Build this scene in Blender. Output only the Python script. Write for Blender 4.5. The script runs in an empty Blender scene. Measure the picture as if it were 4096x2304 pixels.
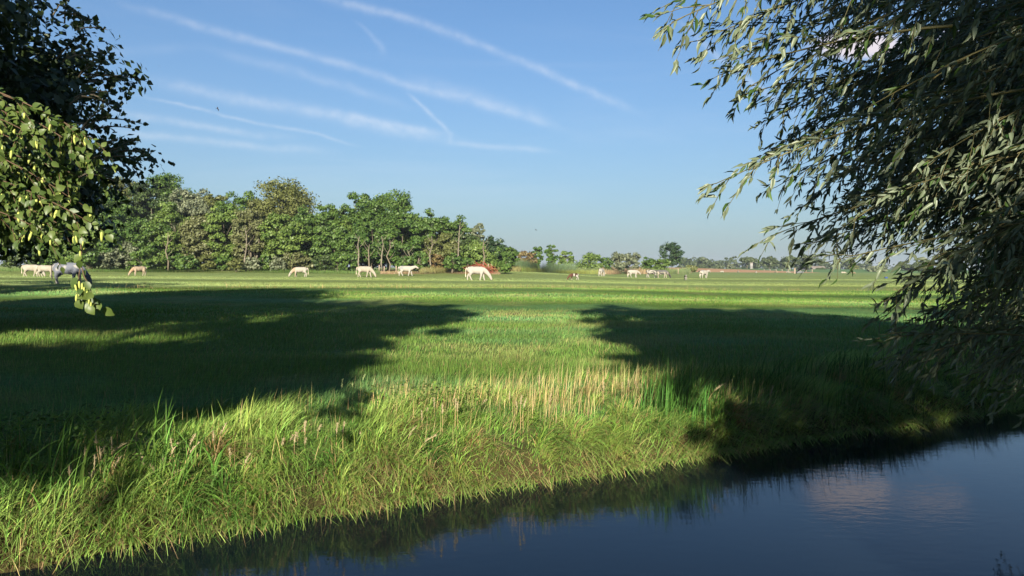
import bpy, math, numpy as np
from mathutils import Vector, Matrix, Euler
SC = bpy.context.scene
COL = SC.collection
rng = np.random.default_rng(7)
F = 759.0                      # focal length in picture widths of 1024
EYE = 1.55

# ------------------------------------------------------------------ camera, world, sun, exposure
cam_d = bpy.data.cameras.new('camera'); cam = bpy.data.objects.new('camera', cam_d); COL.objects.link(cam)
cam_d.sensor_width = 36; cam_d.lens = 36*F/1024; cam_d.clip_start = 0.05; cam_d.clip_end = 20000
PITCH, ROLL = math.radians(-1.5), math.radians(0.40)
CM = Matrix.Translation((0,0,EYE)) @ Matrix.Rotation(math.radians(90)+PITCH, 4, 'X') @ Matrix.Rotation(ROLL, 4, 'Z')
cam.matrix_world = CM
SC.camera = cam
SC.view_settings.view_transform = 'Standard'; SC.view_settings.look = 'None'
SC.view_settings.gamma = 1; SC.view_settings.use_curve_mapping = False
SC.view_settings.exposure = 1.5
SUN_EL = math.radians(20); SUN_AZ = math.radians(3)     # shadows run away from the lens, a touch to the right
SHX, SHY = math.sin(SUN_AZ), math.cos(SUN_AZ)
TE = math.tan(SUN_EL)
sd = bpy.data.lights.new('sun', 'SUN'); sd.energy = 5.0; sd.angle = math.radians(0.55); sd.color = (1.0, 0.92, 0.75)
so = bpy.data.objects.new('sun', sd); COL.objects.link(so)
so.rotation_euler = Vector((SHX*math.cos(SUN_EL), SHY*math.cos(SUN_EL), -math.sin(SUN_EL))).to_track_quat('-Z','Y').to_euler()

def px_uv(px, py):
    """picture point -> slope coordinates (x/y, z/y) of that direction from the eye"""
    v = CM.to_3x3() @ Vector(((px-512)/F, (288-py)/F, -1))
    return v.x/v.y, v.z/v.y
def ray(px, py):
    u, v = px_uv(px, py); return Vector((u, 1, v))

W = bpy.data.worlds.new('World'); SC.world = W; W.use_nodes = True
nt = W.node_tree; nt.nodes.clear()
class NB:
    def __init__(s, nt): s.nt = nt
    def n(s, t, **k):
        o = s.nt.nodes.new(t)
        for a, b in k.items(): setattr(o, a, b)
        return o
    def link(s, a, b): s.nt.links.new(a, b)
    def put(s, sock, v):
        if isinstance(v, bpy.types.NodeSocket): s.link(v, sock)
        else: sock.default_value = v
    def m(s, op, *a, clamp=False):
        o = s.n('ShaderNodeMath', operation=op); o.use_clamp = clamp
        for i, v in enumerate(a): s.put(o.inputs[i], v)
        return o.outputs[0]
    def mix(s, f, a, b, mode='MIX'):
        o = s.n('ShaderNodeMix', data_type='RGBA', blend_type=mode)
        s.put(o.inputs[0], f); s.put(o.inputs[6], a if not isinstance(a, tuple) else (*a[:3], 1)); s.put(o.inputs[7], b if not isinstance(b, tuple) else (*b[:3], 1))
        return o.outputs[2]
    def noise(s, vec, scale, detail=3, rough=.5, dist=0):
        o = s.n('ShaderNodeTexNoise'); o.inputs['Scale'].default_value = scale; o.inputs['Detail'].default_value = detail
        o.inputs['Roughness'].default_value = rough; o.inputs['Distortion'].default_value = dist
        if vec is not None: s.link(vec, o.inputs['Vector'])
        return o.outputs['Fac']
    def ramp(s, f, lo, hi):
        o = s.n('ShaderNodeMapRange', interpolation_type='SMOOTHSTEP'); s.put(o.inputs[0], f)
        o.inputs[1].default_value = lo; o.inputs[2].default_value = hi
        return o.outputs[0]
b = NB(nt)
sky = b.n('ShaderNodeTexSky', sky_type='NISHITA'); sky.sun_disc = False
sky.sun_elevation = SUN_EL; sky.sun_rotation = math.pi + SUN_AZ
sky.altitude = 0; sky.air_density = 1.0; sky.dust_density = 0.6; sky.ozone_density = 1.6
tc = b.n('ShaderNodeTexCoord').outputs['Generated']
sep = b.n('ShaderNodeSeparateXYZ'); b.link(tc, sep.inputs[0])
yy = b.m('MAXIMUM', sep.outputs[1], 0.02)
u0 = b.m('DIVIDE', sep.outputs[0], yy); v0 = b.m('DIVIDE', sep.outputs[2], yy)
wn = b.noise(tc, 9, 4, .6); wn2 = b.noise(tc, 40, 4, .65)
dv = b.m('MULTIPLY', b.m('SUBTRACT', wn, .5), .016)
v1 = b.m('ADD', v0, dv); u1 = b.m('ADD', u0, b.m('MULTIPLY', dv, .8))
fib = b.ramp(wn2, .2, .75)
trails = [  # picture points, half width (px), fade-in length (px), strength, swapped axes
 ([(334,0),(391,15),(468,39),(548,74),(645,116)], 4.2, 60, .30, 0),
 ([(250,-30),(334,0),(391,15)], 5, 50, .2, 0),
 ([(105,0),(180,22),(247,39),(315,58),(402,81),(480,105),(577,130)], 4.2, 90, .26, 0),
 ([(402,75),(450,88),(500,107),(560,122)], 7, 50, .19, 0),
 ([(140,78),(228,95),(325,115),(402,130),(470,141)], 6.0, 60, .30, 0),
 ([(330,112),(400,124),(455,133)], 3.4, 30, .22, 0),
 ([(440,139),(490,146),(560,149)], 3.0, 35, .22, 0),
 ([(130,93),(216,113),(276,126),(363,147)], 1.8, 50, .26, 0),
 ([(90,105),(150,117),(210,128),(300,138)], 4.0, 60, .24, 0),
 ([(90,128),(150,134),(240,146),(340,153)], 4.0, 60, .24, 0),
 ([(200,45),(290,72),(360,92),(420,108)], 5.0, 70, .18, 0),
 ([(354,20),(371,34),(383,58)], 3.4, 14, .24, 1),
 ([(408,90),(429,110),(447,127),(453,134)], 3.0, 10, .28, 1),
 ([(453,130),(452,144)], 2.4, 6, .2, 1),
 ([(675,18),(683,27),(730,62),(769,94),(800,116)], 4.4, 25, .30, 0),
 ([(110,92),(133,105)], 2.0, 10, .12, 0),
 ([(60,52),(150,50),(210,46)], 5, 50, .08, 0),
]
tot = None
for pts, wd, fade, st, sw in trails:
    uv = np.array([px_uv(*p) for p in pts])
    A, B, uu, vv = (uv[:,1], uv[:,0], v1, u1) if sw else (uv[:,0], uv[:,1], u1, v1)
    deg = 2 if len(pts) > 2 else 1
    c = np.polyfit(A, B, deg)
    if deg == 1: c = np.array([0, *c])
    poly = b.m('MULTIPLY_ADD', b.m('MULTIPLY_ADD', uu, float(c[0]), float(c[1])), uu, float(c[2]))
    d = b.m('DIVIDE', b.m('SUBTRACT', vv, poly), wd/F)
    g = b.m('POWER', 2.718, b.m('MULTIPLY', b.m('MULTIPLY', d, d), -1.0))
    f = fade/F
    r1 = b.ramp(uu, float(A.min())-f*.2, float(A.min())+f); r2 = b.ramp(uu, float(A.max())+f*.2, float(A.max())-f)
    # MapRange copes with a falling range
    mk = b.m('MULTIPLY', b.m('MULTIPLY', g, st*2.6), b.m('MULTIPLY', r1, r2))
    tot = mk if tot is None else b.m('ADD', tot, mk)
tot = b.m('MULTIPLY', tot, b.m('MULTIPLY_ADD', fib, .75, .3))
vmp = b.n('ShaderNodeMapping'); b.link(tc, vmp.inputs[0]); vmp.inputs['Rotation'].default_value = (0, .32, 0); vmp.inputs['Scale'].default_value = (.55, 1, 4.5); vst = vmp.outputs[0]
# thin veil and a low cloud bank behind the willow
veil = b.m('MULTIPLY', b.ramp(b.noise(vst, 3.0, 7, .62, .5), .46, .8), .26)
def blob(px, py, rx, ry, st):
    u, v = px_uv(px, py)
    a = b.m('DIVIDE', b.m('SUBTRACT', u1, u), rx/F); c2 = b.m('DIVIDE', b.m('SUBTRACT', v1, v), ry/F)
    q = b.m('POWER', 2.718, b.m('MULTIPLY', b.m('ADD', b.m('MULTIPLY', a, a), b.m('MULTIPLY', c2, c2)), -1))
    return b.m('MULTIPLY', b.ramp(b.m('MULTIPLY', q, b.m('ADD', wn, b.m('MULTIPLY', wn2, .35))), .13, .45), st)
puff = b.m('ADD', blob(858, 46, 46, 16, .9), blob(945, 36, 36, 9, .45), clamp=True)
tot = b.m('ADD', b.m('MINIMUM', tot, 1.0), veil, clamp=True)
hs = b.n('ShaderNodeHueSaturation'); hs.inputs['Saturation'].default_value = 1.12; hs.inputs['Value'].default_value = 1.0
b.link(sky.outputs[0], hs.inputs['Color'])
zz = b.m('MAXIMUM', sep.outputs[2], 0.0)
lowf = b.m('POWER', 2.718, b.m('MULTIPLY', zz, -4.6))
skybase = b.mix(b.m('MULTIPLY', lowf, .85), b.mix(1.0, hs.outputs[0], (.59,.82,1.03), 'MULTIPLY'), (2.50, 2.92, 3.42))
cloud = b.mix(1.0, skybase, (1.5, 1.35, 1.25), 'MULTIPLY')
cloud = b.mix(.4, cloud, (4.4, 4.5, 4.9))
skyc = b.mix(puff, b.mix(tot, skybase, cloud), (6.6, 5.9, 6.2))
bg = b.n('ShaderNodeBackground'); bg.inputs['Strength'].default_value = 0.050
b.link(skyc, bg.inputs['Color'])
out = b.n('ShaderNodeOutputWorld'); b.link(bg.outputs[0], out.inputs[0])
W.cycles.sampling_method = 'MANUAL'; W.cycles.sample_map_resolution = 512

# ------------------------------------------------------------------ helpers
def tag(o, label=None, cat=None, group=None, kind=None):
    if label: o['label'] = label
    if cat: o['category'] = cat
    if group: o['group'] = group
    if kind: o['kind'] = kind
    return o
def empty(name, loc=(0,0,0), rz=0.0):
    o = bpy.data.objects.new(name, None); o.empty_display_size = .2; COL.objects.link(o)
    o.location = loc; o.rotation_euler = (0,0,rz); return o
def mkmesh(name, V, Fa, mat=None, col=None, tint=None, smooth=False, coldomain='POINT'):
    """V (n,3), Fa (m,k) int array"""
    V = np.asarray(V, np.float32); Fa = np.asarray(Fa, np.int32)
    me = bpy.data.meshes.new(name); k = Fa.shape[1]
    me.vertices.add(len(V)); me.vertices.foreach_set('co', V.ravel())
    me.loops.add(Fa.size); me.loops.foreach_set('vertex_index', Fa.ravel())
    me.polygons.add(len(Fa)); me.polygons.foreach_set('loop_start', np.arange(0, Fa.size, k, dtype=np.int32))
    me.polygons.foreach_set('loop_total', np.full(len(Fa), k, np.int32))
    if smooth: me.polygons.foreach_set('use_smooth', np.ones(len(Fa), bool))
    me.update(calc_edges=True)
    if col is not None:
        at = me.color_attributes.new('tone', 'FLOAT_COLOR', 'POINT')
        c = np.ones((len(V),4), np.float32); c[:,:3] = col; at.data.foreach_set('color', c.ravel())
    if tint is not None:
        at = me.attributes.new('tint', 'FLOAT', 'FACE'); at.data.foreach_set('value', np.asarray(tint, np.float32))
    if mat: me.materials.append(mat)
    return me
def link(name, me, parent=None, loc=None):
    o = bpy.data.objects.new(name, me); COL.objects.link(o)
    if parent: o.parent = parent
    if loc is not None: o.location = loc
    return o
class MB:
    """collects tubes and boxes as quads"""
    def __init__(s): s.V = []; s.F = []; s.n = 0
    def add(s, V, Fq): s.V.append(np.asarray(V, float)); s.F.append(np.asarray(Fq, int)+s.n); s.n += len(V)
    def tube(s, pts, rad, sides=6, sy=None, cap=True):
        pts = np.asarray(pts, float); k = len(pts); rad = np.broadcast_to(np.asarray(rad, float), (k,))
        sy = rad if sy is None else np.broadcast_to(np.asarray(sy, float), (k,))
        t = np.gradient(pts, axis=0); t /= np.linalg.norm(t, axis=1)[:,None]+1e-9
        ref = np.array([0,1,0.]) if abs(t[:,1]).mean() < .7 else np.array([1,0,0.])
        A = np.cross(t, ref); A /= np.linalg.norm(A, axis=1)[:,None]+1e-9; Bv = np.cross(t, A)
        th = np.arange(sides)*2*np.pi/sides
        R = pts[:,None]+A[:,None]*(np.cos(th)[None,:,None]*rad[:,None,None])+Bv[:,None]*(np.sin(th)[None,:,None]*sy[:,None,None])
        V = R.reshape(-1,3); Fq = []
        for i in range(k-1):
            for j in range(sides):
                a = i*sides+j; c = i*sides+(j+1)%sides
                Fq.append((a, c, c+sides, a+sides))
        if cap:
            V = np.vstack([V, pts[0], pts[-1]]); e0 = k*sides; e1 = e0+1
            for j in range(sides):
                Fq.append((e0, (j+1)%sides, j, j)); Fq.append((e1, (k-1)*sides+j, (k-1)*sides+(j+1)%sides, (k-1)*sides+(j+1)%sides))
        s.add(V, Fq); return s
    def box(s, c, d, rz=0, bev=0):
        x, y, z = d[0]/2, d[1]/2, d[2]/2
        V = np.array([(i*x,j*y,k*z) for i in (-1,1) for j in (-1,1) for k in (-1,1)], float)
        ca, sa = math.cos(rz), math.sin(rz)
        V = V @ np.array([(ca,sa,0),(-sa,ca,0),(0,0,1)]) + np.array(c)
        s.add(V, [(0,1,3,2),(4,6,7,5),(0,4,5,1),(2,3,7,6),(0,2,6,4),(1,5,7,3)]); return s
    def quad_mesh(s, name, mat=None, smooth=True):
        me = bpy.data.meshes.new(name)
        V = np.vstack(s.V); Fq = np.vstack(s.F)
        me.from_pydata(V.tolist(), [], [tuple(dict.fromkeys(map(int, f))) for f in Fq]); me.update()
        if smooth: me.polygons.foreach_set('use_smooth', np.ones(len(me.polygons), bool))
        if mat: me.materials.append(mat)
        return me
def hash2(i, j, s):
    h = (i.astype(np.int64)*374761393 + j.astype(np.int64)*668265263 + s*974634777) & 0xffffffff
    h = ((h ^ (h >> 13))*1274126177) & 0xffffffff
    return ((h ^ (h >> 16)) & 0xffffff)/float(0xffffff)
def vnoise(x, y, s=0):
    xi = np.floor(x); yi = np.floor(y); fx = x-xi; fy = y-yi
    fx = fx*fx*(3-2*fx); fy = fy*fy*(3-2*fy); xi = xi.astype(np.int64); yi = yi.astype(np.int64)
    a = hash2(xi,yi,s); c = hash2(xi+1,yi,s); d = hash2(xi,yi+1,s); e = hash2(xi+1,yi+1,s)
    return (a*(1-fx)+c*fx)*(1-fy)+(d*(1-fx)+e*fx)*fy
def fbm(x, y, s=0, o=3):
    r = 0; a = .5; t = 0
    for i in range(o): r = r+a*vnoise(x*2**i, y*2**i, s+i*17); t += a; a *= .55
    return r/t
def ss(a, c, x):
    t = np.clip((x-a)/(c-a), 0, 1); return t*t*(3-2*t)

# ---- lie of the land
NX, NY = -0.49, 0.872            # across the near ditch, towards the far bank
def s_of(x, y): return NX*(x+2.6)+NY*(y-5.60) + 0.22*(fbm(x*.9+50, y*.9, 5)-.5) + .12*(vnoise(x*3.1, y*3.1, 9)-.5)
def d2_of(x, y): return y-(52+.27*x+.8*np.sin(x*.07))
WATER = -0.5
def gz(x, y):
    x = np.asarray(x, float); y = np.asarray(y, float)
    s = s_of(x, y)
    z = 0.06*(fbm(x*.25, y*.25, 3)-.5)*ss(0, 4, s)*(1-.8*ss(25, 50, y)) + .25*(1-ss(0, 20, x))*ss(18, 46, y)
    z = z + .03*(vnoise(x*1.3, y*1.3, 8)-.5)*(1-.8*ss(20, 40, y))
    d2 = d2_of(x, y)
    z = z - .07*np.exp(-(d2/1.0)**2)*(1-ss(30,60,np.abs(x)))
    rise = ss(92, 132, y)*.78*(1-ss(-5, 25, x)) + ss(140, 205, y)*.62*ss(-5, 25, x)
    z = z + rise
    far = np.where(s > 0, -.30+.30*(1-np.exp(-np.maximum(s,0)/.45))-.2*np.exp(-np.maximum(s,0)/.12), -.5-1.0*ss(0, 1.2, -s))
    n2 = -5.15-s
    near = np.where(n2 > 0, -.5+.5*(1-np.exp(-n2/.35)), -.5-1.0*ss(0, 1.2, -n2))
    return np.where(s > -2.6, far+np.where(s>0, z, 0), near)
def place(px, Y):
    x = (px-512)/F*Y; return x, Y, float(gz(x, Y))

# ---- colour of the turf: patches of fresh, bluish, olive and worn grass
def turf(x, y):
    g = np.stack([np.full_like(x, .092), np.full_like(x, .140), np.full_like(x, .030)], -1)
    teal = np.array([.090, .158, .062]); olive = np.array([.170, .175, .060]); soil = np.array([.16, .115, .060])
    lush = np.array([.072, .135, .024])
    d = np.hypot(x, y)
    lx = x/np.maximum(d*.12, 1.0)
    yy_ = np.log(np.maximum(y, 3))*9
    n1 = fbm(x*.12+3, y*.22, 21, 3); n2 = fbm(x*.35, y*.7, 31, 3); n3 = fbm(x*1.1, y*1.6, 41, 2)
    def mixc(a, c, f): return a*(1-f[...,None])+c*f[...,None]
    fl_ = 1-.65*ss(25, 55, y)
    g = mixc(g, teal, ss(.45, .62, n1)*.8*fl_)
    g = mixc(g, olive, ss(.50, .68, n2)*.75*fl_)
    g = mixc(g, lush, (1-ss(4, 12, y))*.45)
    g = mixc(g, soil, ss(.66, .78, n3*.5+n2*.5)*.55)
    far = ss(-1, 3, d2_of(x, y))
    pas = mixc(np.broadcast_to(np.array([.185,.205,.085]), g.shape).copy(), olive, ss(.35,.7, fbm(x*.06, y*.15, 51))*.7)
    g = mixc(g, pas, far*.9)
    g = mixc(g, np.array([.15,.125,.05]), np.exp(-((d2_of(x,y)+1.2)/1.5)**2)*(.2+.35*ss(.4,.6,n2)))
    far2 = ss(150, 200, y)*ss(-5, 25, x)
    g = g*np.array([.95,1.08,.98])
    g = mixc(g, np.array([.15,.20,.08]), far2*.7)
    return g

# ------------------------------------------------------------------ materials
def pmat(name, color=(.5,.5,.5), rough=.6, spec=.3):
    m = bpy.data.materials.new(name); m.use_nodes = True
    p = m.node_tree.nodes['Principled BSDF']; p.inputs['Base Color'].default_value = (*color, 1)
    p.inputs['Roughness'].default_value = rough; p.inputs['Specular IOR Level'].default_value = spec
    return m, NB(m.node_tree), p
def foliage_mat(name, c0, c1, transl=.25, rough=.5, back=None, spec=.3):
    m, b, p = pmat(name, c0, rough, spec)
    at = b.n('ShaderNodeAttribute', attribute_name='tint').outputs['Fac']
    inf = b.n('ShaderNodeObjectInfo').outputs['Random']
    f = b.m('ADD', at, b.m('MULTIPLY', b.m('SUBTRACT', inf, .5), .2), clamp=True)
    c = b.mix(f, c0, c1)
    if back:
        ge = b.n('ShaderNodeNewGeometry')
        c = b.mix(ge.outputs['Backfacing'], c, back)
    b.link(c, p.inputs['Base Color'])
    tr = b.n('ShaderNodeBsdfTranslucent'); b.link(b.mix(1, c, (1.3,1.35,.7), 'MULTIPLY'), tr.inputs['Color'])
    mx = b.n('ShaderNodeMixShader'); mx.inputs[0].default_value = transl
    b.link(p.outputs[0], mx.inputs[1]); b.link(tr.outputs[0], mx.inputs[2])
    o = m.node_tree.nodes['Material Output']; b.link(mx.outputs[0], o.inputs[0])
    return m
def grass_mat(name, transl=.15):
    m, b, p = pmat(name, (.1,.1,.1), .6, .12)
    c = b.n('ShaderNodeAttribute', attribute_name='tone').outputs['Color']; b.link(c, p.inputs['Base Color'])
    tr = b.n('ShaderNodeBsdfTranslucent'); b.link(b.mix(1, c, (1.2,1.3,.7), 'MULTIPLY'), tr.inputs['Color'])
    mx = b.n('ShaderNodeMixShader'); mx.inputs[0].default_value = transl
    b.link(p.outputs[0], mx.inputs[1]); b.link(tr.outputs[0], mx.inputs[2])
    b.link(mx.outputs[0], m.node_tree.nodes['Material Output'].inputs[0])
    return m
M_GRASS = grass_mat('grass_blades')
M_BARK, bb, pp = pmat('bark', (.11,.085,.06), .9, .2)
bk = bb.noise(bb.n('ShaderNodeTexCoord').outputs['Object'], 9, 5, .7)
bb.link(bb.mix(bk, (.05,.04,.028), (.20,.165,.12)), pp.inputs['Base Color'])
M_PALEBARK, bb, pp = pmat('pale_bark', (.3,.27,.22), .85, .2)
bk = bb.noise(bb.n('ShaderNodeTexCoord').outputs['Object'], 3, 5, .7)
bb.link(bb.mix(bb.ramp(bk,.35,.65), (.08,.068,.048), (.185,.158,.120)), pp.inputs['Base Color'])
M_TWIG, _, _ = pmat('twig_bark', (.085,.075,.028), .6)
M_REDTWIG, _, _ = pmat('brown_twig_bark', (.085,.052,.030), .7)
KM = {
 'green': foliage_mat('leaves_green', (.030,.068,.012), (.105,.165,.034)),
 'yellow': foliage_mat('leaves_yellow_green', (.055,.100,.018), (.155,.210,.048)),
 'grey': foliage_mat('leaves_grey_green', (.085,.105,.060), (.185,.200,.120)),
 'olive': foliage_mat('leaves_olive', (.070,.084,.022), (.140,.150,.048)),
 'brown': foliage_mat('leaves_brownish', (.075,.085,.032), (.155,.160,.068)),
 'rust': foliage_mat('leaves_rusty', (.110,.060,.025), (.150,.135,.045)),
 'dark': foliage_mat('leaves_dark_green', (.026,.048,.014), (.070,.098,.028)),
 'conifer': foliage_mat('needles', (.016,.036,.014), (.045,.082,.026)),
 'haze': foliage_mat('leaves_far', (.040,.060,.025), (.080,.100,.040)),
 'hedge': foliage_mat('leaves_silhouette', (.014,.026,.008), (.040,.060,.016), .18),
}

# ground
M_GROUND, b, p = pmat('turf', (.1,.15,.04), .95, .1)
tco = b.n('ShaderNodeTexCoord').outputs['Object']
base = b.n('ShaderNodeAttribute', attribute_name='tone').outputs['Color']
n1 = b.noise(tco, 7, 6, .75); n2 = b.noise(tco, 1.3, 5, .7)
c = b.mix(1, base, b.mix(b.ramp(n1,.3,.7), (.55,.6,.5), (1.35,1.3,1.2)), 'MULTIPLY')
c = b.mix(1, c, b.mix(b.ramp(n2,.35,.65), (.8,.85,.8), (1.15,1.1,1.1)), 'MULTIPLY')
b.link(c, p.inputs['Base Color'])
bm = b.n('ShaderNodeBump'); bm.inputs['Strength'].default_value = .7; bm.inputs['Distance'].default_value = .05
b.link(b.m('ADD', n1, n2), bm.inputs['Height']); b.link(bm.outputs[0], p.inputs['Normal'])
# one sheet to the horizon: rings of growing size
rad = np.concatenate([np.linspace(0.3, 14, 150)[:-1], np.geomspace(14, 70, 130)[:-1], np.geomspace(70, 6000, 110)])
th = np.concatenate([np.linspace(-46, 46, 260)[:-1], np.linspace(46, 314, 90)])*np.pi/180
R, T = np.meshgrid(rad, th, indexing='ij'); GX = R*np.sin(T); GY = R*np.cos(T); GZ = gz(GX, GY)
nr, na = R.shape
idx = np.arange(nr*na).reshape(nr, na)
Fa = np.stack([idx[:-1,:-1], idx[1:,:-1], idx[1:,1:], idx[:-1,1:]], -1).reshape(-1,4)
colr = turf(GX, GY)
sg = s_of(GX, GY)
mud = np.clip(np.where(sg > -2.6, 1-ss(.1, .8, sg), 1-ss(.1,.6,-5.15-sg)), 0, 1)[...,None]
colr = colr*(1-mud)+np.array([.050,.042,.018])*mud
near_dark = ((1-ss(10, 22, GY))*.45)[...,None]  # turf colour darkened from the middle distance towards the lens
colr = colr*(1-near_dark)+colr*np.array([.55,.55,.6])*near_dark
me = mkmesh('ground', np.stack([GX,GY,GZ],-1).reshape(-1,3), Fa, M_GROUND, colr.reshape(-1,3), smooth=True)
tag(link('ground', me), kind='structure')

# water
M_WATER, b, p = pmat('ditch_water', (.003,.006,.010), .01, .5)
p.inputs['IOR'].default_value = 1.29; p.inputs['Specular Tint'].default_value = (.72,.88,1.0,1)
tco = b.n('ShaderNodeTexCoord').outputs['Object']
mp = b.n('ShaderNodeMapping'); b.link(tco, mp.inputs[0]); mp.inputs['Rotation'].default_value = (0,0,-math.radians(29)); mp.inputs['Scale'].default_value = (1, 2.2, 1)
w1 = b.noise(mp.outputs[0], 5.5, 3, .55); w2 = b.noise(mp.outputs[0], 24, 2, .5)
bm = b.n('ShaderNodeBump'); bm.inputs['Strength'].default_value = 1.0; bm.inputs['Distance'].default_value = .0011
b.link(b.m('MULTIPLY_ADD', w2, .16, w1), bm.inputs['Height']); b.link(bm.outputs[0], p.inputs['Normal'])
t = np.linspace(-60, 60, 41); off = np.array([-6.2, -3, 0.6])
TX, OF = np.meshgrid(t, off, indexing='ij'); WX = -2.6+TX*NY+OF*NX; WY = 5.47-TX*NX+OF*NY
idx = np.arange(TX.size).reshape(TX.shape)
Fa = np.stack([idx[:-1,:-1], idx[1:,:-1], idx[1:,1:], idx[:-1,1:]], -1).reshape(-1,4)
tag(link('water', mkmesh('water', np.stack([WX,WY,np.full_like(WX,WATER)],-1).reshape(-1,3), Fa, M_WATER)), kind='structure')

# brown stubble bank beyond the pasture, and the green field behind it
M_STUB, b, p = pmat('stubble', (.34,.19,.10), .95, .1)
tco = b.n('ShaderNodeTexCoord').outputs['Object']; n1 = b.noise(tco, .35, 5, .7)
mp = b.n('ShaderNodeMapping'); b.link(tco, mp.inputs[0]); mp.inputs['Scale'].default_value = (.05, 1, 1); n3 = b.noise(mp.outputs[0], 2.2, 3, .6)
b.link(b.mix(b.m('ADD', b.m('MULTIPLY', n1, .5), b.m('MULTIPLY', n3, .5)), (.22,.120,.065), (.40,.25,.145)), p.inputs['Base Color'])
def bank(name, x0, x1, y0, y1, ztop, mat, ext=120, zb=-.4, n=60):
    xs = np.linspace(x0, x1, n); prof = [(0, 0), (.35, .55), (.8, .95), (1, 1)]
    V = []
    for x in xs:
        e = min(1, (x-x0)/30, (x1-x)/60); e = max(e, 0)**.6
        for a, h in prof: V.append((x, y0+(y1-y0)*a, zb+(float(gz(x,y0))+ (ztop-.6)*h*e)-zb*1.0 if a else float(gz(x,y0))-.3))
        V.append((x, y1+ext, float(gz(x,y0))+(ztop-.6)*e)); V.append((x, y1+ext+30, -.5))
    k = 6; idx = np.arange(n*k).reshape(n, k)
    Fa = np.stack([idx[:-1,:-1], idx[1:,:-1], idx[1:,1:], idx[:-1,1:]], -1).reshape(-1,4)
    return tag(link(name, mkmesh(name, V, Fa, mat, smooth=True)), kind='structure')
bank('stubble_field', 14, 112, 262, 300, 2.45, M_STUB)
M_FARG, b, p = pmat('far_field_grass', (.07,.14,.05), .95, .1)
n1 = b.noise(b.n('ShaderNodeTexCoord').outputs['Object'], .08, 4, .6); b.link(b.mix(n1, (.05,.11,.04), (.10,.16,.06)), p.inputs['Base Color'])
bank('far_field', 90, 330, 340, 380, 2.1, M_FARG)

# ------------------------------------------------------------------ trees
def clump_crown(seed, H, Wd, base, blobs, leaves, leaf, shape='round', loose=.0):
    """crown as leaf faces gathered on many small clumps; returns V, F(quads), tint, blob centres"""
    r = np.random.default_rng(seed)
    hc = (H+base)/2; rh = (H-base)/2; C = []
    while len(C) < blobs:
        q = r.normal(size=3); q /= np.linalg.norm(q); rr = r.uniform(.25, 1)**.45
        x, y, z = q*rr
        if shape == 'cone': k = (1-(z+1)/2)**.8*1.05+.12; x *= k; y *= k
        elif shape == 'column': z = z*1.0; x *= .9; y *= .9
        elif shape == 'umbrella' and z < -.1: continue
        elif shape == 'bush' and z < -.2: z = -.2-.5*r.random()
        elif shape == 'vase': k = .45+.6*(z+1)/2; x *= k; y *= k
        lump = .86+.26*vnoise(np.array([math.atan2(y,x)*1.6+9]), np.array([z*2.2+seed]), seed)[0]
        C.append((x*Wd/2*lump, y*Wd/2*lump, hc+z*rh*lump))
    C = np.array(C)
    br = (Wd*.5)*r.uniform(.16, .30, blobs)*(1 if blobs < 60 else .85)
    k = r.integers(0, blobs, leaves)
    d = r.normal(size=(leaves,3)); d /= np.linalg.norm(d, axis=1)[:,None]; d[:,2] = np.abs(d[:,2])*r.choice([1,1,-.6], leaves)
    rad = br[k]*r.uniform(.45, 1.1+loose, leaves)
    Pp = C[k]+d*rad[:,None]*np.array([1,1,.72])
    n = d*.9+r.normal(size=(leaves,3))*.5+np.array([0,0,.25]); n /= np.linalg.norm(n, axis=1)[:,None]
    a = np.cross(n, r.normal(size=(leaves,3))); a /= np.linalg.norm(a, axis=1)[:,None]; c = np.cross(n, a)
    s = leaf*r.uniform(.55, 1.3, leaves)[:,None]
    V = np.stack([Pp-a*s, Pp-c*s*.72+n*s*.15, Pp+a*s, Pp+c*s*.72+n*s*.1], 1).reshape(-1,3)
    Fq = np.arange(leaves*4).reshape(-1,4)
    tint = np.clip(.45+.25*r.normal(size=leaves)+.35*(r.random(blobs)-.5)[k], 0, 1)
    return V, Fq, tint, C
def trunk_mesh(seed, H, base, C, r0, mat, limbs=9, lean=0, stems=1, crownfrac=.8):
    r = np.random.default_rng(seed+99); mb = MB()
    for q in range(stems):
        bx, by = (0,0) if stems == 1 else (r.normal()*.25*H*.08, r.normal()*.25*H*.08)
        top = np.array([bx*4+lean+r.normal()*.03*H, by*4+r.normal()*.03*H, base+(H-base)*crownfrac])
        P = [np.array([bx,by,-.15])]; 
        for f in (.12,.3,.5,.75,1): P.append(np.array([bx,by,0])*(1-f)+top*f+np.array([r.normal(), r.normal(), 0])*.012*H)
        mb.tube(P, [r0*1.35, r0, r0*.8, r0*.6, r0*.35, r0*.12], 7)
        for i in r.choice(len(C), min(limbs, len(C)), replace=False):
            c = C[i]; f = np.clip((c[2]-H*.12)/(H), .15, .8)*.8
            st = P[0]*(1-f)+top*f; mid = (st+c)/2+np.array([0,0,.04*H])
            mb.tube([st, mid, c], [r0*.38*(1-f*.5), r0*.2, r0*.05], 5)
    return mb.quad_mesh('trunk', mat)
NAME = {'round':'broadleaf_tree'}
def tree(name, label, cat, loc, seed, H, Wd, base, kind, blobs=45, leaves=3500, leaf=.2, shape='round', bark=None, group=None, rz=0, limbs=9, stems=1, r0=None, loose=0, share=None):
    root = empty(name, loc, rz); tag(root, label, cat, group)
    V, Fq, tint, C = clump_crown(seed, H, Wd, base, blobs, leaves, leaf, shape, loose)
    link('crown', mkmesh('crown', V, Fq, KM[kind], tint=tint), root)
    link('trunk', trunk_mesh(seed, H, base, C, r0 or max(.05, H*.014), bark or M_BARK, limbs, 0, stems), root)
    return root

def tz(px, top, Y):
    """height needed at distance Y so that the top shows at picture row `top`"""
    x, y, z = place(px, Y); u, v = px_uv(px, top); return EYE+v*Y-z
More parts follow.
